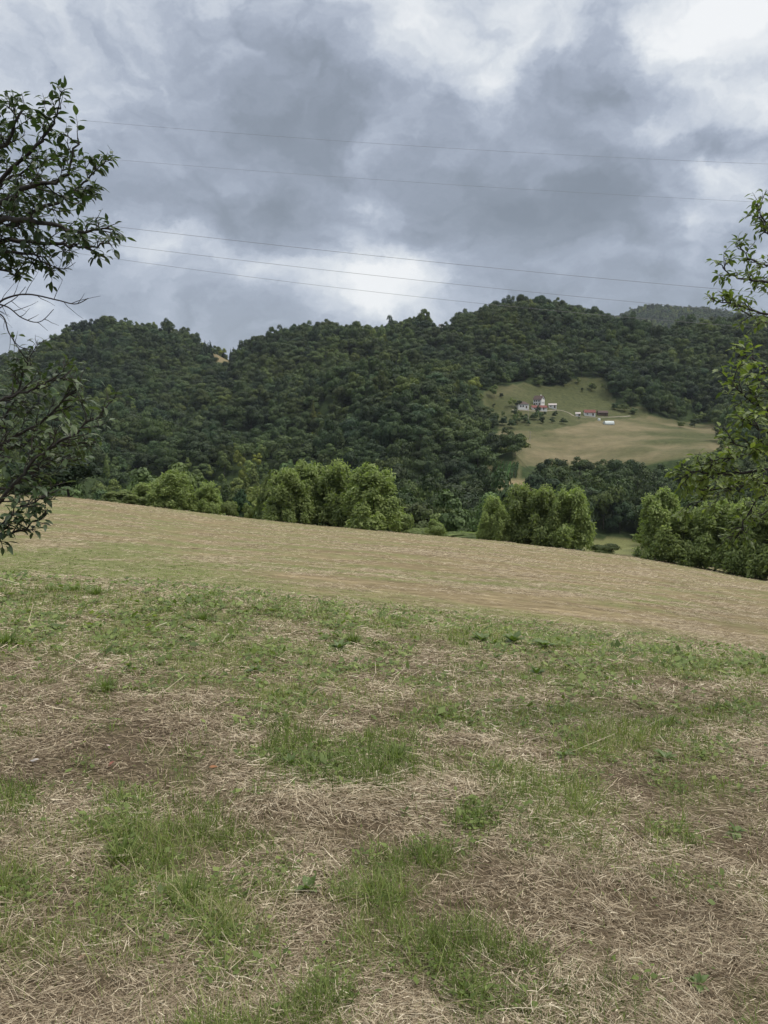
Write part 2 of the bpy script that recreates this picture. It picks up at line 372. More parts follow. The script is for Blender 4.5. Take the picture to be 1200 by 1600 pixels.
# ------------------------------------------------------------------ ground sheet
nr, nc = 760, 470
r_ = np.exp(np.linspace(math.log(2.0), math.log(6500), nr)); tt = np.linspace(-1.15, 1.15, nc)
YY, TT = np.meshgrid(r_ - 8.0, tt, indexing='ij'); XX = TT*(YY+8.0); ZZ = H(XX, YY)
idx = np.arange(nr*nc).reshape(nr, nc)
Fg = np.stack([idx[:-1, :-1], idx[:-1, 1:], idx[1:, 1:], idx[1:, :-1]], -1).reshape(-1, 4)
Ug, Vg = proj(XX, np.maximum(YY, 1), ZZ)
green = greenness(XX, YY, ZZ); dark = patch_sum(XX, YY, ZZ, DP)*(YY < 30)
MEADOWG = MEADOW[:6]+[(1150, 668), (1140, 700), (1060, 716), (985, 728), (815, 728), (800, 704)]
mead = (inpoly(Ug, Vg, MEADOWG) | inpoly(Ug, Vg, CLEAR)) & (YY > 280) & (YY < 680)
brown = (inpoly(Ug, Vg, BROWN) & (YY > 250) & (YY < 400)) | (inpoly(Ug, Vg, RIDGE1) & (YY > 600)) | (inpoly(Ug, Vg, RIDGE2) & (YY > 600))
wood = sst(74, 84, YY)*1.0; wood[mead | brown] = 0
vall = inpoly(Ug, Vg, VALLEY) & (YY > 100) & (YY < 300)
wood[vall] = 0; green[vall] = 1; wood[inpoly(Ug, Vg, VINE) & (YY > 280) & (YY < 400)] = .6
mg = np.clip(fbm(XX*.03, YY*.05, 4, .6)*2.4-.62 + .75*inpoly(Ug, Vg, CLEAR) - .25*inpoly(Ug, Vg, [(820, 720), (820, 690), (900, 668), (1000, 672), (1050, 700), (1000, 725)]), 0, 1)
green[mead] = mg[mead]; green[brown] = .12
me = mesh_np('ground', np.stack([XX, YY, ZZ], -1), Fg, True, {'green': green, 'dark': dark, 'wood': wood, 'far': mead.astype(float), 'open': sst(9, 14, YY)})
m = Mat('ground')
fine = m.noise(38, 6, .7); mid_ = m.noise(5, 5, .6); str_ = m.noise(1.2, 6, .7, sc=(.35, 1.6, 1)); 
straw = m.ramp(fine, [(.25, (.035, .025, .016)), (.5, (.10, .074, .046)), (.75, (.24, .185, .118))])
str2 = m.noise(3.2, 7, .75, sc=(.5, 1.3, 1))
straw = m.mix(m.math('MULTIPLY_ADD' if False else 'MULTIPLY', m.attr('open'), .7), straw, m.ramp(str_, [(.3, (.165, .130, .072)), (.5, (.265, .212, .118)), (.7, (.40, .325, .185))]))
grass = m.mix(.5, m.ramp(fine, [(.25, (.06, .075, .03)), (.75, (.21, .225, .09))]), m.ramp(mid_, [(.3, (.14, .155, .058)), (.7, (.25, .245, .11))]))
gfac = m.math('ADD', m.attr('green'), m.math('MULTIPLY', m.math('SUBTRACT', mid_, .5), .6), True)
c = m.mix(gfac, straw, grass)
c = m.mix(m.math('MULTIPLY', m.attr('open'), .8), c, m.mix(1.0, c, m.ramp(str2, [(.32, (.42, .38, .36)), (.5, (.95, .93, .92)), (.62, (1.2, 1.2, 1.2))]), 'MULTIPLY'))
c = m.mix(m.math('MULTIPLY', m.attr('dark'), .5), c, m.ramp(fine, [(.3, (.035, .024, .016)), (.7, (.13, .095, .065))]))
fm = m.noise(.12, 8, .75, sc=(1, 1.6, 1)); fm2 = m.noise(.35, 7, .8); fm = m.math('ADD', m.math('MULTIPLY', fm, .62), m.math('MULTIPLY', m.noise(.9, 6, .8, sc=(.6, 1.5, 1)), .38))
c = m.mix(m.attr('far'), c, m.mix(m.attr('green'), m.ramp(fm, [(.3, (.10, .082, .045)), (.5, (.165, .138, .078)), (.7, (.25, .205, .12))]), m.ramp(fm2, [(.35, (.036, .046, .018)), (.65, (.095, .098, .040))])))
c = m.mix(m.attr('wood'), c, m.ramp(m.noise(.5, 4), [(.3, (.02, .032, .012)), (.7, (.05, .07, .025))]))
m.base(c).bump(fine, .6, .03); m.b.inputs['Roughness'].default_value = .95; m.b.inputs['Specular IOR Level'].default_value = .1
ground = link('ground', me, m.m); tag(ground, kind='structure')
ground['label'] = 'mown sloping hay field falling to a valley with hills behind'

# ------------------------------------------------------------------ ribbons (straw, grass): numpy batch
def ribbons(P, D, Ln, Wd, bend, side, seg=2, taper=True, lift=None, up=None):
    """P base (n,3), D unit direction (n,3), bend: vector added * s^2, side: unit side vector"""
    n = len(P); s = np.linspace(0, 1, seg+1)
    w = np.interp(s, [0, .5, 1], [.8, 1, .12 if taper else .8])
    ctr = P[:, None, :] + D[:, None, :]*(Ln[:, None]*s)[..., None] + bend[:, None, :]*(s**2)[None, :, None]
    off = side[:, None, :]*(Wd[:, None]*w*.5)[..., None]
    V = np.stack([ctr-off, ctr+off], 2).reshape(-1, 3)
    b = (np.arange(n)*(seg+1)*2)[:, None]; k = (np.arange(seg)*2)[None, :]
    a = b+k
    Fc = np.stack([a, a+1, a+3, a+2], -1).reshape(-1, 4)
    return V, Fc, (seg+1)*2
def unit(v): return v/np.maximum(np.linalg.norm(v, axis=-1, keepdims=True), 1e-9)
def scatter(n, y0, y1, tmax=.72, p=1.0):
    """more per square metre close by, thinning out with distance"""
    q = rng.random(n)
    y = y0*(y1/y0)**q if p == 1 else (y0**(1-p)+(y1**(1-p)-y0**(1-p))*q)**(1/(1-p))
    x = (rng.random(n)*2-1)*tmax*(y+.6)
    return x, y
def ground_cover():
    # ---- dry straw lying about
    x, y = scatter(560000, 1.25, 14.5, .62, 1.0)
    z = H(x, y); g = greenness(x, y, z); dk = patch_sum(x, y, z, DP)
    cl = fbm(x*2.3, y*2.3+40, 4, .6)
    keep = rng.random(len(x)) < np.clip((1.0 - .50*g) * sst(.28, .56, cl+.05), .32, 1)
    x, y, z, dk, cl = (a[keep] for a in (x, y, z, dk, cl)); n = len(x)
    ang = fbm(x*.9+60, y*.9, 3)*14 + rng.normal(0, .95, n)
    sc = np.clip((y/3.0)**.45, .75, 2.4)
    Ln = rng.gamma(2.6, .0165, n)*sc+.012; long = rng.random(n) < .025; Ln[long] *= 2.6
    chip = rng.random(n) < .3; Ln[chip] *= .42
    Wd = (rng.random(n)*.0015+.0008)*np.where(chip, 1.7, 1)*np.clip(y/2.6, .8, 5)**.85
    tilt = rng.normal(0.02, .16, n)
    D = np.stack([np.cos(ang)*np.cos(tilt), np.sin(ang)*np.cos(tilt), np.sin(tilt)-.14*np.sin(ang)-.07*np.cos(ang)], 1); D = unit(D)
    rl = rng.normal(0, .5, n)
    side = np.stack([-np.sin(ang)*np.cos(rl), np.cos(ang)*np.cos(rl), np.sin(rl)], 1)
    bend = np.stack([rng.normal(0, .18, n)*Ln, rng.normal(0, .18, n)*Ln, -rng.random(n)*.12*Ln], 1)
    P = np.stack([x, y, z+.003+rng.random(n)**2*.035*(.5+cl)+np.maximum(0, -tilt)*Ln*.5], 1)
    V, Fc, k = ribbons(P, D, Ln, Wd, bend, side, 2, False)
    r = np.clip(rng.beta(1.7, 1.6, n)*.95+.07-dk*.17+(cl-.5)*.5, 0, 1)
    o = link('dry_straw', mesh_np('straw', V, Fc, False, {'rnd': np.repeat(r, k)}), None)
    m = Mat('straw'); m.base(m.ramp(m.attr('rnd'), [(0, (.062, .043, .026)), (.3, (.175, .130, .085)), (.6, (.355, .285, .19)), (.85, (.58, .49, .345)), (1, (.76, .67, .50))]))
    m.translucent(.15, (1, .9, .7)); o.data.materials.append(m.m)
    tag(o, 'dry cut straw strewn over the ground in the foreground', 'straw', kind='stuff')
    # ---- hay left on the mown field
    x, y = scatter(330000, 11, 72, .66, 1.15)
    z = H(x, y); g = greenness(x, y, z); st = fbm(x*.5+y*.15, y*1.5, 4, .65)
    keep = rng.random(len(x)) < np.clip((1.0-.80*g)*sst(.44, .60, st-.05*mow(x, y)), .03, 1)
    x, y, z = x[keep], y[keep], z[keep]; n = len(x)
    ang = rng.normal(0, .6, n) + (fbm(x*.1, y*.1)-.5)*2; Ln = (rng.random(n)*.11+.04)*np.clip(y/13, 1, 2.2)
    Wd = (rng.random(n)*.005+.004)*np.clip(y/18, .8, 3); tilt = rng.normal(.05, .22, n)
    D = np.stack([np.cos(ang)*np.cos(tilt), np.sin(ang)*np.cos(tilt), np.sin(tilt)], 1)
    sz = rng.normal(.3, .5, n); side = unit(np.stack([-np.sin(ang)*.8, np.cos(ang)*.8, sz], 1))
    P = np.stack([x, y, z+.01+rng.random(n)*.03], 1)
    V, Fc, k = ribbons(P, D, Ln, Wd, np.stack([0*Ln, 0*Ln, -.15*Ln], 1), side, 1, False)
    o = link('cut_hay', mesh_np('cut_hay', V, Fc, False, {'rnd': np.repeat(np.clip(rng.beta(2.5, 2, n), 0, 1)*.9+.08, k)}), m.m)
    tag(o, 'pale cut hay lying on the mown field beyond the terrace', 'hay', kind='stuff')
    # ---- green grass
    x, y = scatter(330000, 1.25, 30, .64, 1.05)
    # tufts: pull points towards tuft centres
    tx, ty = scatter(16000, 1.2, 30, .66, 1.05)
    own = rng.integers(0, len(tx), len(x)); rad = np.abs(rng.normal(0, .035, len(x)))*np.clip(ty[own]/3, .8, 3); th = rng.random(len(x))*6.283
    inn = rng.random(len(x)) < .8
    x = np.where(inn, tx[own]+rad*np.cos(th), x); y = np.where(inn, ty[own]+rad*np.sin(th), y)
    z = H(x, y); g = greenness(x, y, z); gt = patch_sum(x, y, z, GP)
    keep = rng.random(len(x)) < np.where(y < 12.5, np.clip((g-.12)*1.5, .03, 1), np.clip((g-.3)*1.2, 0, 1))
    x, y, z, g, th, gt = (a[keep] for a in (x, y, z, g, th, gt)); n = len(x)
    far_ = sst(4.5, 9, y)
    Ln = (rng.gamma(5, .0165, n)+.015)*(.46+.62*gt)*(1-.35*far_)*(1-.5*sst(11, 14, y)); Wd = (rng.random(n)*.0028+.0018)*np.clip(y/3.0, .8, 6)**.8
    lean = np.abs(rng.normal(.28, .28, n)); a2 = th+rng.normal(0, .9, n)
    D = np.stack([np.cos(a2)*np.sin(lean), np.sin(a2)*np.sin(lean), np.cos(lean)], 1)
    bd = Ln*rng.random(n)*.55; bend = np.stack([np.cos(a2)*bd, np.sin(a2)*bd, -bd*.5], 1)
    sa = a2+1.57+rng.normal(0, .5, n); side = np.stack([np.cos(sa), np.sin(sa), 0*sa], 1)
    V, Fc, k = ribbons(np.stack([x, y, z], 1), D, Ln, Wd, bend, side, 3, True)
    o = link('green_grass', mesh_np('green_grass', V, Fc, False, {'rnd': np.repeat(np.clip(rng.beta(2, 2.2, n)+(fbm(x*.8, y*.8)-.5)*.7, 0, 1), k)}), None)
    m2 = Mat('grass blade'); m2.base(m2.ramp(m2.attr('rnd'), [(0, (.068, .10, .026)), (.45, (.155, .205, .054)), (.8, (.27, .315, .10)), (.93, (.36, .35, .16)), (1, (.48, .42, .26))]))
    m2.b.inputs['Roughness'].default_value = .5; m2.translucent(.35); o.data.materials.append(m2.m)
    tag(o, 'short green grass regrowing in patches between the straw', 'grass', kind='stuff')
    # ---- tiny low herbs, clover and plantain leaves among the grass
    x, y = scatter(120000, 1.25, 14, .62, 1.0); z = H(x, y); g = greenness(x, y, z); c2 = fbm(x*3+70, y*3, 3)
    keep = rng.random(len(x)) < np.clip((g-.15)*1.1, .03, .9)*sst(.42, .62, c2); x, y, z = x[keep], y[keep], z[keep]; n = len(x)
    a = rng.random(n)*6.283; el_ = np.abs(rng.normal(.25, .3, n)); s = (.005+rng.gamma(3, .0025, n))*np.clip(y/3.2, .8, 3)
    d = np.stack([np.cos(a)*np.cos(el_), np.sin(a)*np.cos(el_), np.sin(el_)], 1); sd_ = np.stack([-np.sin(a), np.cos(a), rng.normal(0, .25, n)], 1)
    P = np.stack([x, y, z+.012+rng.random(n)*.035], 1); w_ = rng.uniform(.35, .7, n)
    V = np.stack([P, P+d*(s*.9)[:, None]-sd_*(s*w_)[:, None], P+d*(s*2)[:, None]-[0, 0, .003], P+d*(s*.9)[:, None]+sd_*(s*w_)[:, None]], 1)
    o = link('low_herbs', mesh_np('low_herbs', V, np.arange(n*4).reshape(-1, 4), False, {'rnd': np.repeat(rng.beta(2, 2.5, n)*.85, 4)}), m2.m)
    tag(o, 'tiny clover and herb leaves creeping between the grass and straw', 'herbs', kind='stuff')
    return m2.m, m.m
M_grass, M_straw = ground_cover()

# ------------------------------------------------------------------ tubes
class TB:
    def __init__(s): s.V = []; s.F = []; s.n = 0
    def tube(s, pts, rad, sides=5):
        pts = [Vector(p) for p in pts]; k = len(pts)
        if isinstance(rad, (int, float)): rad = [rad]*k
        up = Vector((0, 0, 1)); b0 = s.n
        for i, p in enumerate(pts):
            d = (pts[min(i+1, k-1)]-pts[max(i-1, 0)]); d = d.normalized() if d.length > 1e-9 else up
            a = d.cross(Vector((.3, .9, .2))).normalized(); b = d.cross(a)
            for j in range(sides):
                t = 6.28318*j/sides; q = p+(a*math.cos(t)+b*math.sin(t))*rad[i]; s.V.append(q[:])
        for i in range(k-1):
            for j in range(sides):
                A = b0+i*sides; j2 = (j+1) % sides
                s.F.append((A+j, A+j2, A+sides+j2, A+sides+j))
        s.n += k*sides
    def build(s, name, mat, parent=None): return link(name, mesh_np(name, np.array(s.V), np.array(s.F), True), mat, parent)
def spline(P, n):
    P = [Vector(p) for p in P]; out = []
    k = len(P)
    for i in range(k-1):
        p0, p1, p2, p3 = P[max(i-1, 0)], P[i], P[i+1], P[min(i+2, k-1)]
        for j in range(n):
            t = j/n
            out.append(.5*((2*p1)+(p2-p0)*t+(2*p0-5*p1+4*p2-p3)*t*t+(3*p1-p0-3*p2+p3)*t**3))
    out.append(P[-1]); return out

# ------------------------------------------------------------------ crowns
def crown_mesh(name, seed, n, Hh, Rr, base, leaf, nl=9, kind='round', flat=1.0):
    """leaf-clump faces spread over the shells of a number of uneven lobes"""
    g = np.random.default_rng(seed)
    cs, rs = [], []
    for i in range(nl):
        if kind == 'round':
            a = g.random()*6.283; h = g.random(); rr = Rr*(.15+.62*math.sqrt(g.random()))*(1-.55*max(0, h-.35))
            cs.append((math.cos(a)*rr, math.sin(a)*rr, base+(Hh-base)*(.16+.68*h))); rs.append(Rr*(.34+.26*g.random())*(1-.25*h))
        elif kind == 'poplar':
            h = (i+.5)/nl; a = g.random()*6.283; rr = Rr*.25
            cs.append((math.cos(a)*rr, math.sin(a)*rr, base+(Hh-base)*h*.95)); rs.append(Rr*(.75 if h < .6 else .75*(1.6-h))*(.8+.3*g.random()))
        elif kind == 'cone':
            h = (i+.3)/nl; a = g.random()*6.283
            cs.append((math.cos(a)*Rr*.1, math.sin(a)*Rr*.1, base+(Hh-base)*h*.92)); rs.append(Rr*(1.02-h)*(.85+.3*g.random()))
        elif kind == 'spray':      # many long, leaning plumes (robinia)
            a = g.random()*6.283; h = g.random()**.85; h = h if i % 3 else h*.35; rr = Rr*(.1+.9*math.sqrt(g.random()))*math.sqrt(max(.05, 1-.93*h*h))
            cs.append((math.cos(a)*rr, math.sin(a)*rr, base+(Hh-base)*(.03+.87*h))); rs.append(Rr*(.10+.17*g.random()))
    cs = np.array(cs); rs = np.array(rs)
    pick = g.choice(nl, n, p=rs**2/np.sum(rs**2))
    d = unit(g.normal(0, 1, (n, 3))); d[:, 2] = np.where(d[:, 2] < -.35, -d[:, 2], d[:, 2])
    wob = 1+.28*(fbm(d[:, 0]*2.2+pick*3.7+50, d[:, 1]*2.2+d[:, 2]*1.7+seed, 3)-.5)*2
    rad = rs[pick]*(1-.6*g.random(n)**(1.2 if kind == 'spray' else 2.6))*wob*(1.25 if kind == 'spray' else 1)*(1+.07*g.normal(0, 1, n))
    sz = {'poplar': np.array([1, 1, 1.3]), 'spray': np.array([1, 1, 1.75])}.get(kind, np.array([1, 1, .82*flat]))
    P = cs[pick]+d*rad[:, None]*sz
    # drop faces buried deep in another lobe
    dist = np.linalg.norm((P[:, None, :]-cs[None])/sz, axis=2)/rs[None]
    ok = dist.min(1) > (.3 if kind == 'spray' else .5)
    P = P[ok]; d = d[ok]; n = len(P)
    cen = np.array([0, 0, base+(Hh-base)*.35])
    nrm = unit(d+.30*unit(P-cen)+g.normal(0, .30, (n, 3)))
    t1 = unit(np.cross(nrm, unit(g.normal(0, 1, (n, 3))))); t2 = np.cross(nrm, t1)
    s = leaf*(.5+g.gamma(4, .14, n))
    if kind == 'spray':            # fronds: long, drooping outward
        t1 = unit(np.stack([d[:, 0], d[:, 1], -.25+.3*g.normal(0, 1, n)], 1)+g.normal(0, .35, (n, 3))); t2 = unit(np.cross(nrm, t1)); e1, e2 = 1.25, .5
    else: e1, e2 = .85, .6
    V = np.stack([P-t1*s[:, None]*e1, P-t2*s[:, None]*e2, P+t1*s[:, None]*e1, P+t2*s[:, None]*e2], 1)
    V += nrm[:, None, :]*(s[:, None, None]*np.array([-.12, .12, -.12, .12])[None, :, None])
    V[:, :, 2] = np.maximum(V[:, :, 2], .03)
    r = np.clip(g.beta(2, 2, n)*.8+(fbm(P[:, 0]*.5+seed, P[:, 2]*.5+P[:, 1]*.3, 2)-.5)*.7+.1, 0, 1)
    return mesh_np(name, V, np.arange(n*4).reshape(-1, 4), False, {'rnd': np.repeat(r, 4)})
def trunk_mesh(name, seed, Hh, r0, Rr, base, nb=6, stems=1):
    g = random.Random(seed); tb = TB()
    for s_ in range(stems):
        ox = 0 if stems == 1 else g.uniform(-.25, .25)*Rr; oy = 0 if stems == 1 else g.uniform(-.25, .25)*Rr
        lx = ox*2.2; ly = oy*2.2
        top = Vector((lx+g.uniform(-.1, .1)*Rr, ly+g.uniform(-.1, .1)*Rr, Hh*.8))
        pts = spline([(ox, oy, -.3), (ox+g.uniform(-.05, .05), oy, base*.7), (ox*1.5+g.uniform(-.15, .15), oy*1.5, Hh*.45), top], 4)
        k = len(pts); rr = [r0*(1.25 if i == 0 else 1)*(1-.88*i/(k-1)) for i in range(k)]
        tb.tube(pts, rr, 7)
        for i in range(nb):
            j = int(k*(.3+.55*i/nb)); p = pts[min(j, k-1)]; a = g.uniform(0, 6.28); l = Rr*g.uniform(.45, .85)*(1-.35*i/nb)
            q = p+Vector((math.cos(a)*l, math.sin(a)*l, l*g.uniform(.4, .9)))
            tb.tube(spline([p, (p+q)/2+Vector((0, 0, -.08*l)), q], 3), [rr[j]*.55*(1-.13*i2) for i2 in range(7)], 5)
    return mesh_np(name, np.array(tb.V), np.array(tb.F), True)

def make_tree(name, crown, trunk, cmat):
    r = empty(name, (0, 0, 0))
    if not crown.materials: crown.materials.append(cmat)
    if not trunk.materials: trunk.materials.append(M_bark)
    c = link('crown', crown, None, r); t = link('trunk', trunk, None, r)
    return r

# ---- the wood: species meshes (unit trees about 13 m high)
OAKS = [(crown_mesh('oak_crown', 20+i, 3000, 12.0, 6.1, 1.4, .40, 9), trunk_mesh('oak_trunk', 20+i, 13, .22, 5, 3)) for i in range(5)]
LTS = [(crown_mesh('light_crown', 40+i, 2000, 11.5, 4.3, 2.2, .36, 10), trunk_mesh('light_trunk', 40+i, 11, .17, 4, 2.4)) for i in range(3)]
POP = (crown_mesh('poplar_crown', 60, 1800, 16, 2.2, 1.6, .36, 10, 'poplar'), trunk_mesh('poplar_trunk', 60, 15, .18, 1.4, 3))
CON = (crown_mesh('conifer_crown', 61, 1800, 15, 3.0, 1.5, .38, 9, 'cone'), trunk_mesh('conifer_trunk', 61, 15, .2, 1.5, 3))
protos = []
for c_, t_ in OAKS: protos.append(('broadleaf_tree', c_, t_, M_oak))
for c_, t_ in LTS: protos.append(('young_tree', c_, t_, M_light))
protos.append(('poplar_tree', *POP, M_light)); protos.append(('conifer_tree', *CON, M_dark))

def wood_points():
    sp_ = 8.8; pts = []
    ys = np.arange(96, 985, sp_)
    X, Y = [], []
    for y in ys:
        w = .66*y+20; xs = np.arange(-w, w, sp_)
        X.append(xs+rng.uniform(-.45, .45, len(xs))*sp_); Y.append(y+rng.uniform(-.45, .45, len(xs))*sp_)
    x = np.concatenate(X); y = np.concatenate(Y)
    # far hill beyond the ridge
    ys = np.arange(2250, 2700, 15); x2 = []; y2 = []
    for q in ys:
        xs = np.arange(.22*q, .62*q, 15); x2.append(xs+rng.uniform(-5, 5, len(xs))); y2.append(q+rng.uniform(-5, 5, len(xs)))
    nf = sum(len(a) for a in x2)
    x = np.concatenate([x]+x2); y = np.concatenate([y]+y2); z = H(x, y)
    sc = .74+.66*rng.random(len(x))**1.6
    sc *= .80+.20*sst(110, 260, y)
    lt = fbm(x*.013+7, y*.013+3, 3)+rng.normal(0, .07, len(x)) + .36*sst(480, 320, y)*sst(.02, -.12, x/y) - .05 + .1*sst(300, 200, y)
    kind = rng.integers(0, 5, len(x)); kind = np.where(lt > .60, rng.integers(5, 8, len(x)), kind)
    pf = rng.random(len(x))
    kind = np.where((lt > .56) & (pf < .045) & (y > 200) & (y < 500), 8, kind)
    cf = fbm(x*.01+90, y*.01+30, 2); kind = np.where((cf*0+pf > .35) & (y > 800) & (y < 900) & (x/y > -.245) & (x/y < -.19), 9, kind)
    sc = np.where((kind >= 5) & (kind < 8), sc*.82, sc); sc = np.where(y > 2000, 1.5, sc)
    hgt = np.array([13]*5+[11.5]*3+[16, 15])[kind]*sc
    rw = np.array([5.6]*5+[4.3]*3+[2.2, 3.0])[kind]*sc
    u0, v0 = proj(x, y, z); u1, v1 = proj(x, y, z+hgt)
    bad = inpoly(u1, v1-4, [(812, 672), (1000, 640), (1140, 665), (1120, 694), (985, 702), (830, 702), (812, 694)]) & (y > 300) & (y < 398)
    THICK = [(752, 650), (868, 649), (868, 670), (800, 680), (752, 688)]
    th = inpoly(u0, v0, THICK) & (y > 380) & (y < 600); sc = np.where(th, .30+.25*rng.random(len(x)), sc)
    fr = inpoly(u1, v1, MEADOW) & (y < 398); sc = np.where(fr & (u1 > 815), sc*.9, sc)
    for P, a, b in ((MEADOW, 396, 650), (CLEAR, 396, 680), ([(752, 718), (822, 718), (822, 764), (756, 764)], 200, 400), ([(768, 744), (842, 742), (844, 784), (774, 784)], 200, 400), ([(885, 838), (1025, 838), (1035, 890), (885, 890)], 90, 300), (RIDGE1, 600, 990), ([(335, 540), (360, 540), (360, 568), (335, 568)], 600, 890), (RIDGE3, 600, 990)):
        rg = (y > a) & (y < b)
        for f in (0, .3, .6, .92): bad |= inpoly(u0, v0*(1-f)+v1*f, P) & rg
    bad &= ~(th & ~(inpoly(u0, v0, [(770, 676), (1000, 640), (1130, 670), (980, 715), (760, 700)])))
    hgt = np.array([13]*5+[11.5]*3+[16, 15])[kind]*sc; rw = np.array([5.6]*5+[4.3]*3+[2.2, 3.0])[kind]*sc
    cl_ = inpoly(u0, v0, CLEAR) & (v0 < 642) & (rng.random(len(x)) < .30) & ~((u0 > 795) & (u0 < 885) & (v0 > 608)) & ~((u0 > 890) & (v0 > 622))
    sc = np.where(cl_, .22+.25*rng.random(len(x)), sc); kind = np.where(cl_, rng.integers(0, 7, len(x)), kind); bad &= ~cl_
    hgt = np.array([13]*5+[11.5]*3+[16, 15])[kind]*sc; rw = np.array([5.6]*5+[4.3]*3+[2.2, 3.0])[kind]*sc
    k = ~bad & (x > -.62*y-15) & (x < .62*y+15)
    return x[k], y[k], z[k], sc[k], kind[k], hgt[k], rw[k]
wx, wy, wz, wsc, wkind, whgt, wrw = wood_points()
# how much of each tree shows: walk outwards, keep the highest row reached in each column
colmin = np.full(1300, 1600.0)
for u in range(0, 1300): pass
yl = np.array([0, 1, 2, 3, 4, 5, 6, 7, 8, 9, 10, 11, 12])*100; fl = np.interp(np.arange(1300)-50, np.array(UCO, float), np.array(FIELD[68], float)); colmin = fl.copy()
for (ua, ub, vt) in ((60, 158, 700), (165, 300, 750), (420, 622, 735), (755, 928, 775), (985, 1250, 790)):
    colmin[ua+50:ub+50] = np.minimum(colmin[ua+50:ub+50], vt)
order = np.argsort(wy); area = np.zeros(len(wx))
tu, tv = proj(wx, wy, wz+whgt); bu, bv = proj(wx, wy, wz+whgt*.2); wpx = wrw*F/wy
for i in order:
    a = int(max(0, tu[i]-wpx[i]+50)); b = int(min(1299, tu[i]+wpx[i]+50))
    if b <= a: continue
    seg = colmin[a:b]; top = tv[i]+2; vis = np.clip(np.minimum(seg, bv[i])-top, 0, None)
    uu = np.arange(a, b)-50; inside = (uu >= 0) & (uu < 1200)
    area[i] = (vis*inside).sum()
    colmin[a:b] = np.minimum(seg, tv[i]+.25*(bv[i]-tv[i]))
NIND = 300
ind = set(np.argsort(-area)[:NIND].tolist())
made = {}
def region(u, v, y):
    if y > 300 and u > 735 and v < 640: return 'on the slope behind the farmhouses'
    if u > 735: return 'in the wood below the pale farm meadow'
    if u > 500: return 'on the wooded spur in the middle of the valley'
    if u > 250: return 'in the valley left of the wooded spur'
    return 'in the valley below the round left hill'
desc = {'broadleaf_tree': 'dark green broad crowned tree', 'young_tree': 'light green bushy tree', 'poplar_tree': 'slender pale green poplar', 'conifer_tree': 'dark pointed conifer'}
LAB = []
for i in sorted(ind):
    k = int(wkind[i]); nm, c_, t_, mt = protos[k]
    loc = (wx[i], wy[i], wz[i]-.2); s_ = float(wsc[i]); q_ = rng.uniform(.82, 1.2); scl = (s_*q_*rng.uniform(.88, 1.12), s_*q_, s_*rng.uniform(.82, 1.30)/q_**.5); rz = rng.uniform(0, 6.28)
    if k not in made:
        r = make_tree(nm, c_, t_, mt); made[k] = r; r.location = loc; r.rotation_euler = (0, 0, rz); r.scale = scl
    else: r = copy_tree(made[k], loc, rz, scl)
    LAB.append((i, r, nm))
for k in range(10):
    if k not in made:
        c_ = protos[k][1]; t_ = protos[k][2]; j = next(i for i in np.argsort(-area) if i not in ind and wkind[i] == k); ind.add(int(j))
        r = make_tree(protos[k][0], c_, t_, protos[k][3]); r.location = (wx[j], wy[j], wz[j]); r.scale = [float(wsc[j])]*3; made[k] = r; LAB.append((j, r, protos[k][0]))
MARKS = [(60, 'the near left branches'), (150, 'the very dark edge tree'), (215, 'the light left edge trees'), (300, 'the tall light edge tree'), (350, 'the narrow edge tree'), (410, 'the dark edge shrub'),
 (465, "the middle clump's left end"), (540, "the middle clump's centre"), (620, "the middle clump's right end"), (700, 'the lone round shrub'), (760, 'the low creeping shrubs'), (800, 'the slim edge tree'), (860, 'the right-hand clump'),
 (930, 'the broad right-hand tree'), (990, 'the valley meadow gap'), (1060, 'the far right row'), (1130, 'the third far right tree'), (2000, 'the right edge trees')]
BANDS = [(560, 'just under the skyline'), (600, 'high up the hill'), (640, 'on the upper slope'), (675, 'halfway up the slope'), (705, 'on the middle slope'), (735, 'on the lower slope'), (765, 'low down'), (795, 'near the valley bottom'), (2000, 'at the valley bottom')]
cells = {}
for (i, r, nm) in LAB:
    mk = next(t for b_, t in MARKS if tu[i] < b_); bd = next(t for b_, t in BANDS if tv[i] < b_)
    cells.setdefault((nm, mk, bd), []).append((tu[i], i, r))
ORD = ['first', 'second', 'third', 'fourth', 'fifth', 'sixth', 'seventh', 'eighth', 'ninth', 'tenth', 'eleventh', 'twelfth']
sdesc = {'broadleaf_tree': 'dark broad tree', 'young_tree': 'light bushy tree', 'poplar_tree': 'slender pale poplar', 'conifer_tree': 'dark pointed conifer'}
for (nm, mk, bd), L_ in cells.items():
    L_.sort(key=lambda q: q[0])
    for q, (_, i, r) in enumerate(L_):
        o_ = '' if len(L_) == 1 else (', '+('leftmost' if q == 0 else 'rightmost' if q == len(L_)-1 else ORD[q]+' from left')+',')
        tag(r, sdesc[nm]+o_+' '+bd+' above '+mk, 'tree', sdesc[nm]+'s '+region(tu[i], tv[i], wy[i]))
# the rest of the wood: one object, geometry nodes on points, showing the same crowns
rest = np.array([i for i in range(len(wx)) if i not in ind])
me = bpy.data.meshes.new('forest'); me.vertices.add(len(rest)); me.vertices.foreach_set('co', np.stack([wx[rest], wy[rest], wz[rest]-.2], 1).astype(np.float32).ravel())
a_ = me.attributes.new('kind', 'INT', 'POINT'); a_.data.foreach_set('value', wkind[rest].astype(np.int32))
q_ = rng.uniform(.80, 1.2, len(rest)); sv_ = np.stack([q_*rng.uniform(.86, 1.14, len(rest)), q_, rng.uniform(.80, 1.35, len(rest))/q_**.5], 1)*wsc[rest][:, None]
a_ = me.attributes.new('scl', 'FLOAT_VECTOR', 'POINT'); a_.data.foreach_set('vector', sv_.astype(np.float32).ravel())
a_ = me.attributes.new('rot', 'FLOAT', 'POINT'); a_.data.foreach_set('value', (rng.random(len(rest))*6.283).astype(np.float32))
me.update()
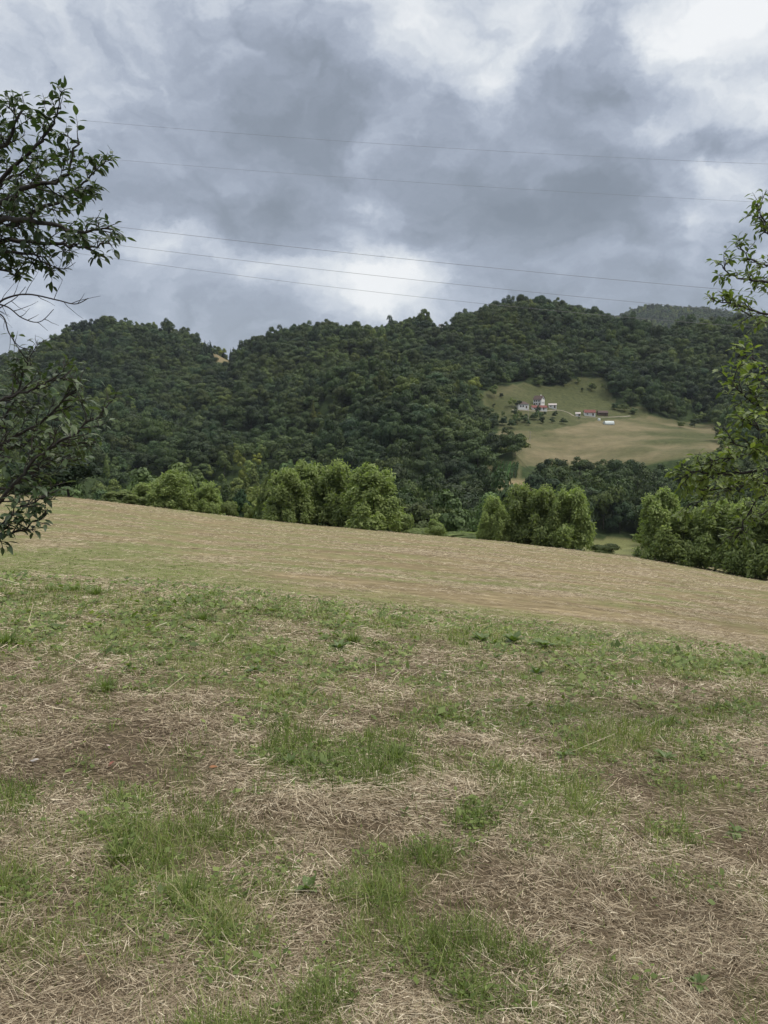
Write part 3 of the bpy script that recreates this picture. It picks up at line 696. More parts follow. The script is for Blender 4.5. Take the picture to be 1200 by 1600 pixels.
forest = link('forest', me); tag(forest, 'dense far-off mixed forest covering the hills across the valley', 'forest', kind='stuff')
ng = bpy.data.node_groups.new('forest', 'GeometryNodeTree')
ng.interface.new_socket('Geometry', in_out='INPUT', socket_type='NodeSocketGeometry'); ng.interface.new_socket('Geometry', in_out='OUTPUT', socket_type='NodeSocketGeometry')
gi = ng.nodes.new('NodeGroupInput'); go = ng.nodes.new('NodeGroupOutput'); jn = ng.nodes.new('GeometryNodeJoinGeometry')
def nattr(name, t):
    n = ng.nodes.new('GeometryNodeInputNamedAttribute'); n.data_type = t; n.inputs[0].default_value = name
    return [o for o in n.outputs if o.enabled][0]
ak, as_, ar = nattr('kind', 'INT'), nattr('scl', 'FLOAT_VECTOR'), nattr('rot', 'FLOAT')
cx = ng.nodes.new('ShaderNodeCombineXYZ'); ng.links.new(ar, cx.inputs[2])
for k in range(10):
    oi = ng.nodes.new('GeometryNodeObjectInfo'); oi.transform_space = 'ORIGINAL'; oi.inputs['As Instance'].default_value = False
    oi.inputs[0].default_value = [c for c in made[k].children if c.name.startswith('crown')][0]
    ip = ng.nodes.new('GeometryNodeInstanceOnPoints'); cmpn = ng.nodes.new('FunctionNodeCompare'); cmpn.data_type = 'INT'; cmpn.operation = 'EQUAL'
    ins = [s for s in cmpn.inputs if s.enabled]; ng.links.new(ak, ins[0]); ins[1].default_value = k
    ng.links.new(gi.outputs[0], ip.inputs['Points']); ng.links.new(cmpn.outputs[0], ip.inputs['Selection'])
    ng.links.new(oi.outputs['Geometry'], ip.inputs['Instance']); ng.links.new(cx.outputs[0], ip.inputs['Rotation']); ng.links.new(as_, ip.inputs['Scale'])
    ng.links.new(ip.outputs[0], jn.inputs[0])
ng.links.new(jn.outputs[0], go.inputs[0])
md = forest.modifiers.new('trees', 'NODES'); md.node_group = ng
print('wood', len(wx), 'individual', len(ind))

# ------------------------------------------------------------------ trees along the lower edge of the field
ROB = []
for i in range(5):
    ROB.append((crown_mesh('robinia_crown', 80+i, 24000, 6.2, 2.6, .1, .12, 95, 'spray'), trunk_mesh('robinia_trunk', 80+i, 6, .085, 2.4, .8, 7, 3)))
SMALL = [(crown_mesh('shrub_crown', 95+i, 4500, 2.2, 1.5, .1, .11, 12, 'round'), trunk_mesh('shrub_trunk', 95+i, 2, .04, 1.2, .3, 5, 3)) for i in range(2)]
DARKT = (crown_mesh('dark_crown', 99, 14000, 6, 3.0, .5, .16, 14, 'round'), trunk_mesh('dark_tree_trunk', 99, 6, .14, 2.6, .8, 7, 1))
rp_ = {}
def edge_tree(kind, u, vtop, vbase, wpx, Y, label, k=0, name=None):
    c_, t_, mt, h0, w0, nm = {'rob': (*ROB[k], M_rob, 6.2, 2.5, 'robinia_tree'), 'small': (*SMALL[k % 2], M_rob, 2.2, 1.55, 'shrub'), 'dark': (*DARKT, M_dark, 6, 3.0, 'dark_tree'), 'sdark': (*SMALL[1], M_oak, 2.2, 1.5, 'shrub')}[kind]
    p = at(u, vbase, Y); z = float(H(p.x, p.y)); ht = at(u, vtop, Y).z - z; w = wpx*Y/F/2*(1.1 if kind == 'rob' else 1.05)
    key = (kind, k)
    sc = (w/w0, w/w0, ht/h0/.97)
    if key not in rp_:
        r = make_tree(nm, c_.copy() if kind == 'sdark' else c_, t_, mt); r.location = (p.x, Y, z-.05); r.scale = sc; r.rotation_euler = (0, 0, random.Random(u).uniform(0, 6.28)); rp_[key] = r
    else: r = copy_tree(rp_[key], (p.x, Y, z-.05), random.Random(u).uniform(0, 6.28), sc)
    tag(r, label, 'tree' if kind in ('rob', 'dark') else 'shrub', 'trees along the lower edge of the field')
    return r
edge_tree('dark', 108, 700, 780, 105, 70, 'very dark dense tree at the left end of the field edge, behind the near branches')
edge_tree('dark', 40, 712, 780, 90, 76, 'dark tree half hidden by the near left branches, left of the darkest field edge tree')
edge_tree('rob', 188, 768, 792, 62, 73, 'low light green tree just right of the very dark tree', 0)
edge_tree('rob', 232, 757, 795, 56, 77, 'light green rounded tree, second right of the very dark tree', 1)
edge_tree('rob', 270, 742, 798, 66, 74, 'tallest light green tree in the left part of the field edge', 2)
edge_tree('rob', 325, 757, 804, 44, 75, 'narrow mid green tree standing apart right of the tall light green one', 3)
edge_tree('small', 358, 783, 808, 34, 73, 'small pale green shrub at the field edge, left of the dark shrub', 0)
edge_tree('sdark', 378, 770, 812, 36, 80, 'dark round shrub between two pale shrubs at the field edge', 0)
edge_tree('small', 388, 788, 814, 20, 73, 'narrow pale shrub in the gap left of the large middle clump', 1)
edge_tree('rob', 452, 738, 819, 68, 72, 'left tree of the large middle clump at the field edge', 1)
edge_tree('rob', 487, 731, 822, 72, 76, 'second tree from the left in the large middle clump', 4)
edge_tree('rob', 531, 728, 822, 76, 74, 'tallest tree, in the middle of the large middle clump', 0)
edge_tree('rob', 580, 737, 829, 88, 71, 'brightest and broadest tree at the right end of the large middle clump', 2)
edge_tree('small', 630, 800, 834, 40, 76, 'low shrub leaning against the right end of the middle clump', 0)
edge_tree('small', 680, 814, 838, 32, 71, 'small bright round shrub standing alone between the two clumps', 1)
edge_tree('small', 655, 826, 836, 60, 74, 'low creeping shrub left of the lone round shrub', 0)
edge_tree('small', 720, 832, 842, 80, 74, 'low creeping shrub right of the lone round shrub', 1)
edge_tree('rob', 771, 780, 849, 44, 72, 'slim upright tree at the left end of the right-hand clump', 3)
edge_tree('rob', 815, 764, 852, 66, 73, 'tall tree beside the slim one in the right-hand clump', 1)
edge_tree('rob', 850, 766, 854, 64, 71, 'dense middle tree of the right-hand clump', 0)
edge_tree('rob', 886, 771, 856, 66, 70, 'broad tree at the right end of the right-hand clump', 4)
edge_tree('sdark', 947, 850, 862, 48, 69, 'very low dark shrub in the gap before the far right trees', 0)
edge_tree('rob', 1030, 776, 871, 70, 66, 'tallest tree at the left end of the far right row', 2)
edge_tree('rob', 1068, 800, 878, 76, 65, 'second tree of the far right row, below the overhanging yellow-green leaves', 3)
edge_tree('rob', 1112, 792, 884, 78, 64, 'third tree of the far right row', 4)
edge_tree('rob', 1158, 790, 892, 74, 62, 'fourth tree of the far right row, with bare stems below', 0)
edge_tree('rob', 1205, 786, 902, 84, 60, 'tree at the right picture edge in the far right row', 1)

# ------------------------------------------------------------------ shrubs and trees around the farm meadow
def meadow_tree(u, v, hpx, label, k=0, name='meadow_tree'):
    p = hit(u, v, 250)
    if p is None: return
    kk = k if k >= 0 else 1
    h0 = [13]*5+[11.5]*3+[16, 15]
    s_ = hpx*p.y/F/h0[kk]
    r = copy_tree(made[kk], p-Vector((0, 0, .2)), random.Random(u).uniform(0, 6.28), (s_*1.1, s_*1.1, s_)); tag(r, label, 'tree', 'single trees around the farm meadow')
for a in [(1064, 668, 13, 'small dark round tree alone at the right end of the farm meadow', 0), (880, 663, 12, 'small dark tree below the red roofed barns', 1), (862, 661, 10, 'low dark tree left of the small one below the barns', 2),
 (845, 662, 10, 'low dark tree under the long red roofed building', 3), (812, 638, 14, 'tree close behind the small hip-roofed house', 4), (800, 636, 15, 'tree left of the small hip-roofed house', 6),
 (772, 622, 22, 'light tree at the upper left corner of the farm clearing', 5), (785, 664, 16, 'dark tree at the left side of the meadow', 0), (770, 668, 20, 'broad dark tree left of the meadow top', 1),
 (765, 652, 18, 'dark tree between clearing and spur', 2), (808, 663, 12, 'short bush under the farm track', 3), (826, 665, 9, 'low bush beside the leaning pole', 7), (960, 640, 14, 'tree right of the brown shed', 0), (975, 643, 16, 'taller tree, second right of the brown shed', 1),
 (990, 648, 12, 'small tree, third right of the brown shed', 2), (925, 612, 14, 'light bush high on the clearing', 6), (880, 603, 15, 'round tree at the top of the clearing', 0), (905, 655, 5, 'tiny shrub under the small white shed', 5), (1085, 668, 16, 'tree at the wood edge above the right of the meadow', 4)]:
    meadow_tree(*a)

# ------------------------------------------------------------------ vineyard rows
def vine_row(u0, v0, u1, v1, i, lab):
    a, b = hit(u0, v0, 280), hit(u1, v1, 280)
    d = b-a; n = 900; g = np.random.default_rng(i)
    t = g.random(n); P = np.stack([a.x+d.x*t, a.y+d.y*t, a.z*0+t*0], 1); P[:, 0] += g.normal(0, .28, n); P[:, 1] += g.normal(0, .3, n)
    P[:, 2] = H(P[:, 0], P[:, 1])+.3+g.random(n)*1.5*(.8+.3*np.sin(t*40+i))
    nr_ = unit(g.normal(0, 1, (n, 3))+[0, -.6, .8]); t1 = unit(np.cross(nr_, g.normal(0, 1, (n, 3)))); t2 = np.cross(nr_, t1)
    s = .22
    V = np.stack([P-t1*s, P-t2*s, P+t1*s, P+t2*s], 1)
    V -= np.array([a.x, a.y, a.z])
    o = empty('vine_row', a); link('leaves', mesh_np('vine_leaves', V, np.arange(n*4).reshape(-1, 4), False, {'rnd': np.repeat(g.random(n), 4)}), M_vine, o)
    tb = TB()
    for k in range(9):
        x_ = a.x+d.x*k/8; y_ = a.y+d.y*k/8; z_ = float(H(x_, y_)); tb.tube([(x_-a.x, y_-a.y, z_-a.z-.1), (x_-a.x, y_-a.y, z_-a.z+1.9)], .05, 4)
    tb.build('support_posts', M_bark, o)
    tag(o, lab, 'vine row', 'rows of the small vineyard')
ordn = ['leftmost', 'second', 'third', 'fourth', 'fifth', 'sixth', 'rightmost']
for i in range(7):
    vine_row(768+i*6.2, 749-i*.3, 775+i*5.6, 727-i*.2, 300+i, ordn[i]+' green row of vines in the small vineyard'+('' if i in (0, 6) else ', counted from the left'))

# ------------------------------------------------------------------ farm buildings
def plain(name, col, rough=.8, sc=2, var=.12):
    m = Mat(name); lo = tuple(c*(1-var) for c in col); hi = tuple(min(1, c*(1+var)) for c in col)
    m.base(m.ramp(m.noise(sc, 5, .6), [(.3, lo), (.7, hi)])); m.b.inputs['Roughness'].default_value = rough; return m.m
M_wall = plain('white render', (.72, .71, .68)); M_redroof = plain('red tiles', (.17, .062, .052), .8, 3, .25); M_brroof = plain('brown tiles', (.085, .058, .050), .8, 3, .25)
M_pale = plain('pale sheet roof', (.45, .40, .38)); M_wood = plain('weathered boards', (.11, .075, .055), .9, 3, .3); M_glass = plain('dark glass', (.02, .025, .03), .2); M_film = plain('white film', (.50, .54, .52), .5)
M_metal = plain('galvanised', (.3, .31, .32), .5); M_pole = plain('weathered pole', (.34, .31, .28), .9)
def boxm(cx, cy, cz, sx_, sy_, sz_):
    V = [(cx+a*sx_/2, cy+b*sy_/2, cz+c*sz_/2) for a in (-1, 1) for b in (-1, 1) for c in (-1, 1)]
    return V, [(0, 1, 3, 2), (4, 6, 7, 5), (0, 4, 5, 1), (2, 3, 7, 6), (0, 2, 6, 4), (1, 5, 7, 3)]
def box_obj(name, b, mat, par):
    V, f = boxm(*b); return link(name, mesh_np(name, np.array(V), np.array(f)), mat, par)
def poly_obj(name, V, Fs, mat, par):
    me = bpy.data.meshes.new(name); me.from_pydata(V, [], Fs); me.update(); return link(name, me, mat, par)
def house(name, u, v, Y0, w, d, hw, hr, rz, roofm, label, wins=(), gwin=False, hip=False, chim=False, wallm=None, door=True):
    p = hit(u, v, Y0); r = empty(name, (p.x, p.y, float(H(p.x, p.y))), rz, .88)
    wallm = wallm or M_wall; a, b = w/2, d/2; lo = -2.0
    e = .35
    if hip:
        poly_obj('wall', [(-a, -b, lo), (a, -b, lo), (a, b, lo), (-a, b, lo), (-a, -b, hw), (a, -b, hw), (a, b, hw), (-a, b, hw)],
                 [(0, 1, 5, 4), (1, 2, 6, 5), (2, 3, 7, 6), (3, 0, 4, 7), (4, 5, 6, 7)], wallm, r)
        rf = poly_obj('roof', [(-a-e, -b-e, hw+.02), (a+e, -b-e, hw+.02), (a+e, b+e, hw+.02), (-a-e, b+e, hw+.02), (-a*.4, 0, hw+hr), (a*.4, 0, hw+hr)],
                 [(0, 1, 5, 4), (1, 2, 5), (2, 3, 4, 5), (3, 0, 4), (3, 2, 1, 0)], roofm, r)
    else:
        poly_obj('wall', [(-a, -b, lo), (a, -b, lo), (a, b, lo), (-a, b, lo), (-a, -b, hw), (a, -b, hw), (a, b, hw), (-a, b, hw), (-a, 0, hw+hr), (a, 0, hw+hr)],
                 [(0, 1, 5, 4), (1, 2, 6, 9, 5), (2, 3, 7, 6), (3, 0, 4, 8, 7)], wallm, r)
        s_ = hr/b; t = .18; A = a+e
        prof = [(-b-e, hw-s_*e+.03), (0, hw+hr+.03), (b+e, hw-s_*e+.03), (b+e, hw-s_*e+.03+t), (0, hw+hr+.03+t), (-b-e, hw-s_*e+.03+t)]
        V = [(-A, y, z) for y, z in prof]+[(A, y, z) for y, z in prof]
        rf = poly_obj('roof', V, [(0, 1, 4, 5), (1, 2, 3, 4), (11, 10, 7, 6), (10, 9, 8, 7), (0, 6, 7, 1), (1, 7, 8, 2), (2, 8, 9, 3), (3, 9, 10, 4), (4, 10, 11, 5), (5, 11, 6, 0)], roofm, r)
    if chim: box_obj('chimney', (a*.35, b*.2, hw+hr, .6, .6, 1.6), wallm, rf)
    for (x, z, ww, hh) in wins:
        wf = box_obj('window', (x, -b-.03, z, ww+.16, .08, hh+.16), M_pale, r); box_obj('pane', (x, -b-.06, z, ww, .09, hh), M_glass, wf)
    if gwin:
        tb = TB(); tb.tube([(a, 0, hw+hr*.35), (a+.08, 0, hw+hr*.35)], [1.0, 1.0], 12)
        V = [(a+.07, math.cos(i*.5236)*.85, hw+hr*.3+math.sin(i*.5236)*.85) for i in range(12)]+[(a-.02, math.cos(i*.5236)*.85, hw+hr*.3+math.sin(i*.5236)*.85) for i in range(12)]
        poly_obj('window', V, [tuple(range(12))]+[(i, (i+1) % 12, 12+(i+1) % 12, 12+i) for i in range(12)], M_glass, r)
        for y_ in (-1.5, 1.5): box_obj('window', (a+.03, y_, hw*.42, .08, .9, 1.2), M_glass, r)
    if door: box_obj('door', (a*.55, -b-.03, 1.0, 1.1, .08, 2.0), M_wood, r)
    tag(r, label, 'house' if name == 'farmhouse' else 'farm building'); return r
house('farmhouse', 842, 633, 480, 7.2, 6.4, 4.6, 3.0, R(-38), M_brroof, 'tall white farmhouse with steep brown roof and round gable window', [(-2.3, 3.4, 1, 1.1), (-.5, 3.4, 1, 1.1), (1.6, 3.4, 1, 1.1), (-2.2, 1.1, 1, 1.1), (-.4, 1.1, 1, 1.1)], True, chim=True)
house('farm_building', 842, 640.5, 470, 12.0, 4.6, 1.9, 1.5, R(4), M_redroof, 'long low white building with red roof in front of the tall farmhouse', [(-4, 1.1, .8, .7), (-1.5, 1.1, .8, .7)])
house('farm_building', 863, 637.5, 480, 6.2, 4.4, 2.5, .9, R(-6), M_pale, 'low white annex with pale roof right of the tall farmhouse', [(-1.5, 1.4, .8, .8)])
house('farmhouse', 816, 638, 480, 8.6, 7.0, 3.2, 2.2, R(8), M_brroof, 'small white house with hipped brown roof at the left of the farm', [(-2.4, 1.7, 1.1, 1.2), (-.4, 1.7, 1.1, 1.2)], hip=True)
house('farm_building', 921, 649.5, 490, 8.6, 5.0, 2.6, 2.0, R(-5), M_redroof, 'white barn with bright red roof right of the farmhouses', [(-2, 1.4, .9, .8)])
house('farm_building', 903, 650, 490, 3.6, 3.0, 1.9, .9, R(-15), M_pale, 'small white shed directly left of the red roofed barn', door=True)
house('farm_building', 941, 649, 490, 8.0, 4.4, 2.2, 1.5, R(4), M_brroof, 'dark brown wooden shed right of the red roofed barn', wallm=M_wood)
# plastic tunnel
p = hit(951, 663, 480)
r = empty('greenhouse', (p.x, p.y, float(H(p.x, p.y))), R(6)); V = []; Fs = []; ns = 10
for i, x_ in enumerate((-3.2, -1.6, 0, 1.6, 3.2)):
    for j in range(ns+1):
        t = math.pi*j/ns; V.append((x_, -math.cos(t)*2.2, math.sin(t)*2.3-.05))
for i in range(4):
    for j in range(ns): a = i*(ns+1)+j; Fs.append((a, a+1, a+ns+2, a+ns+1))
Fs.append(tuple(range(ns, -1, -1))); Fs.append(tuple(range(4*(ns+1), 5*(ns+1))))
poly_obj('film_cover', V, Fs, M_film, r); tb = TB()
for x_ in (-3.24, 3.24): tb.tube([(x_, -math.cos(math.pi*j/ns)*2.23, math.sin(math.pi*j/ns)*2.33-.05) for j in range(ns+1)], .06, 5)
tb.build('frame', M_metal, r); tag(r, 'small white film-covered tunnel greenhouse on the green meadow below the brown shed', 'greenhouse')
p = hit(936, 657, 480); r = empty('water_tank', (p.x, p.y, p.z)); tb = TB(); tb.tube([(0, 0, -.2), (0, 0, 1.3), (0, 0, 1.5)], [.9, .9, .4], 12); tb.build('tank', M_film, r); tb = TB(); tb.tube([(0, 0, 1.45), (0, 0, 1.65)], .35, 10); tb.build('lid', M_metal, r); tag(r, 'small white round tank on the grass left of the tunnel greenhouse', 'tank')
for (u, v, h, lab) in ((825, 664, 10.5, 'pale utility pole below the small hip-roofed house'), (828, 690, 6.5, 'short pale utility pole lower down on the meadow')):
    p = hit(u, v, 400); r = empty('utility_pole', (p.x, p.y, p.z-.3)); tb = TB(); tb.tube([(0, 0, 0), (0, 0, h)], [.16, .11], 6); tb.build('pole', M_pole, r)
    box_obj('crossarm', (0, .2, h-.6, 1.8, .12, .12), M_pole, r)
    for x_ in (-.75, 0, .75): tb = TB(); tb.tube([(x_, .2, h-.54), (x_, .2, h-.30)], .05, 5); tb.build('insulator', M_film, r)
    tag(r, lab, 'utility pole')
# little house on the far ridge
house('farm_building', 690, 491, 620, 6, 4, 2.6, 1.8, R(20), M_brroof, 'tiny house on the far ridge beside the pale clearing', [(-1, 1.4, 1, 1)])
# farm track
P0 = [hit(u, v, 440) for u, v in ((800, 641), (828, 642), (850, 642.5), (872, 641), (888, 645), (900, 651), (925, 652), (955, 652), (985, 650))]
sp_ = spline(P0, 8); V = []; Fs = []
for i, q in enumerate(sp_):
    d = (sp_[min(i+1, len(sp_)-1)]-sp_[max(i-1, 0)]).normalized(); s = Vector((-d.y, d.x, 0)).normalized()*.9
    for w in (-1, 1): c_ = q+s*w; V.append((c_.x, c_.y, float(H(c_.x, c_.y))+.12))
for i in range(len(sp_)-1): Fs.append((2*i, 2*i+1, 2*i+3, 2*i+2))
o = poly_obj('farm_track', V, Fs, plain('track gravel', (.20, .18, .13), .95, 1, .2), None); tag(o, kind='structure')

# ------------------------------------------------------------------ overhead wires
WIRES = [([(0, 175), (300, 206), (600, 223), (900, 242), (1200, 257)], 60, .009, 'uppermost thin wire crossing the sky'),
 ([(85, 240), (300, 262), (600, 280), (900, 300), (1180, 316)], 60, .0085, 'second thin wire from the top'),
 ([(195, 355), (400, 381), (600, 401), (900, 430), (1110, 451)], 46, .012, 'thicker wire, third from the top'),
 ([(205, 385), (400, 411), (600, 431), (900, 463), (1100, 482)], 46, .011, 'fourth wire from the top, just under the thicker one'),
 ([(170, 402), (400, 435), (600, 458), (740, 474), (970, 492), (1180, 513)], 46, .010, 'lowest wire, crossing in front of the right hilltop')]
mw = plain('wire', (.22, .22, .23), .5)
for pts, Y, rad, lab in WIRES:
    Q = [at(u, v, Y) for u, v in pts]; xs = np.array([q.x for q in Q]); zs = np.array([q.z for q in Q])
    k = np.polyfit(xs, zs, 2); X = np.linspace(-60, 60, 61); Z = np.polyval(k, X)
    tb = TB(); tb.tube([(x, Y, z) for x, z in zip(X, Z)], rad*.8, 6); o = tb.build('overhead_wire', mw)
    tag(o, lab, 'wire', 'power line wires across the sky')

# ------------------------------------------------------------------ near trees (branches reaching into the frame)
LT = np.array([[0, 0], [.18, .14], [.42, .225], [.68, .18], [.88, .08], [1, .006]])
def leaves_mesh(name, items, mat, parent, g):
    """items: (pos, direction, normal, length, tone)"""
    n = len(items); P = np.array([i[0] for i in items]); D = unit(np.array([i[1] for i in items])); Nn = np.array([i[2] for i in items])
    Ln = np.array([i[3] for i in items]); tone = np.array([i[4] for i in items])
    Sd = unit(np.cross(D, Nn)); Nn = unit(np.cross(Sd, D))
    curl = g.uniform(.05, .45, n); fold = g.uniform(.1, .5, n); wd = g.uniform(.8, 1.15, n); tw = g.normal(0, .25, n)
    rows = []
    for (s, w) in LT:
        c = P+D*(Ln*s)[:, None]-Nn*(Ln*curl*s*s)[:, None]
        lat = Sd*(Ln*w*wd)[:, None]; upv = Nn*(Ln*w*fold)[:, None]; tv_ = Nn*(Ln*w*tw*s)[:, None]
        rows.append(np.stack([c-lat+upv-tv_, c, c+lat+upv+tv_], 1))
    V = np.stack(rows, 1).reshape(-1, 3); k = len(LT)*3
    f = []
    for i in range(len(LT)-1):
        for j in (0, 1): f.append((i*3+j, i*3+j+1, i*3+j+4, i*3+j+3))
    f = np.array(f); Fc = (np.arange(n)*k)[:, None, None]+f[None]
    return link(name, mesh_np(name, V, Fc.reshape(-1, 4), True, {'rnd': np.repeat(tone, k)}), mat, parent)
def near_leaf(name, a, b, c, tf=.3):
    m = Mat(name); m.base(m.mix(.25, m.ramp(m.attr('rnd'), [(0, a), (.5, b), (1, c)]), m.ramp(m.noise(60, 3), [(.3, a), (.7, c)])))
    m.b.inputs['Roughness'].default_value = .42; m.b.inputs['Specular IOR Level'].default_value = .45; m.translucent(tf); return m.m
M_leafL = near_leaf('plum leaf', (.022, .042, .016), (.050, .080, .030), (.12, .16, .065))
M_leafR = near_leaf('right tree leaf', (.05, .080, .022), (.11, .155, .038), (.25, .30, .075), .38)

def near_tree(name, seed, base, trunk_top, limbs, bare, leafmat, label, leaf_len, back):
    g = random.Random(seed); ng_ = np.random.default_rng(seed)
    root = empty(name, base)
    B0 = Vector(base)
    T = TB(); tp = spline([B0+Vector((0, 0, -.3)), B0+Vector((.05, .02, .5)), B0+Vector((-.03, .05, 1.3)), Vector(trunk_top)], 6)
    T.tube([p-B0 for p in tp], [.13*(1-.55*i/(len(tp)-1)) for i in range(len(tp))], 12); T.build('trunk', M_bark, root)
    items = []; BR = TB(); BB = TB()
    def twig(p, d, Ls, r, leafy, depth, tone, nl):
        """a crooked twig; leaves alternate along it"""
        n = 7; pts = [p.copy()]; d = d.normalized(); q = p.copy()
        for i in range(n):
            d = (d+Vector((g.gauss(0, .16), g.gauss(0, .16), g.gauss(.03, .14)))).normalized(); q = q+d*Ls/n; pts.append(q.copy())
        BR.tube([x-B0 for x in pts], [r*(1-.75*i/n) for i in range(n+1)], 4)
        if depth > 0:
            for k in range(g.randint(2, 4)):
                j = g.randint(2, n-1); dd = (pts[j]-pts[j-1]).normalized()
                s = Vector((g.gauss(0, 1), g.gauss(0, 1), g.gauss(.15, .8))); s = (s-dd*s.dot(dd)).normalized()
                twig(pts[j], dd*.75+s*.8, Ls*g.uniform(.35, .6), r*.6, leafy, depth-1, tone, nl)
        if leafy > 0:
            cnt = max(2, int(Ls/leaf_len*nl)); phase = g.uniform(0, 6.28)
            for k in range(cnt):
                if g.random() > leafy: continue
                s = .25+.75*(k+g.random()*.6)/cnt; fpos = min(s, .999)*n; j = int(fpos); pp = pts[j].lerp(pts[j+1], fpos-j); dd = (pts[j+1]-pts[j]).normalized()
                ph = phase+k*2.4; sv = Vector((math.cos(ph), math.sin(ph), .15)); sv = (sv-dd*sv.dot(dd)).normalized()
                ld = (dd*.55+sv*.75+Vector((0, 0, -.28+g.gauss(0, .2)))).normalized()
                nn = Vector((g.gauss(0, .35), g.gauss(0, .35), 1)).normalized()
                st = pp+ld*leaf_len*.18
                BR.tube([pp-B0, st-B0], .0008, 3)
                items.append(((st-B0)[:], ld[:], nn[:], leaf_len*g.uniform(.65, 1.2), min(1, max(0, tone+g.gauss(0, .2)))))
    for (pts, r0, leafy, dens, Ls, tone, s0) in limbs:
        P = [Vector(trunk_top)*0+back(pts[0])] if False else []
        Q = [at(*p) for p in pts]; C_ = spline(Q, 6); n = len(C_)
        C_ = [c+Vector((g.gauss(0, .006), g.gauss(0, .006), g.gauss(0, .006))) for c in C_]
        BR.tube([c-B0 for c in C_], [r0*(1-.85*i/(n-1))+.0012 for i in range(n)], 7)
        tot = sum((C_[i+1]-C_[i]).length for i in range(n-1))
        for k in range(int(dens)):
            s = s0+(1-s0)*(k+g.random())/dens; j = min(n-2, int(s*(n-1))); dd = (C_[j+1]-C_[j]).normalized()
            sv = Vector((g.gauss(0, 1), g.gauss(0, .8), g.gauss(.1, .9))); sv = (sv-dd*sv.dot(dd)).normalized()
            twig(C_[j], dd*.8+sv*.75, Ls*g.uniform(.55, 1.15)*(1-.35*s), .0045, leafy, 1, tone, 2.4)
        twig(C_[-1], (C_[-1]-C_[-2]), Ls*.5, .003, leafy, 0, tone, 3)
    for (pts, r0, nt_) in bare:
        Q = [at(*p) for p in pts]; C_ = spline(Q, 7); n = len(C_)
        BB.tube([c-B0 for c in C_], [r0*(1-.8*i/(n-1))+.0008 for i in range(n)], 5)
        for k in range(nt_):
            j = int((.2+.75*(k+g.random()*.5)/nt_)*(n-1)); dd = (C_[min(j+1, n-1)]-C_[j-1]).normalized()
            sv = Vector((g.gauss(0, .3), 0, g.choice((-1, 1)))); q = C_[j]; d = (dd*.9+sv*.8).normalized(); pl = [q]
            l = g.uniform(.05, .16)
            for _ in range(4): d = (d+Vector((g.gauss(0, .12), g.gauss(0, .12), g.gauss(.05, .12)))).normalized(); q = q+d*l/4; pl.append(q)
            BB.tube([c-B0 for c in pl], [.0022, .0018, .0014, .001, .0007], 4)
    BR.build('branch', M_twig, root)
    if BB.n: BB.build('bare_branch', M_twig, root)
    leaves_mesh('leaves', items, leafmat, root, ng_)
    tag(root, label, 'tree'); print(name, 'leaves', len(items)); return root

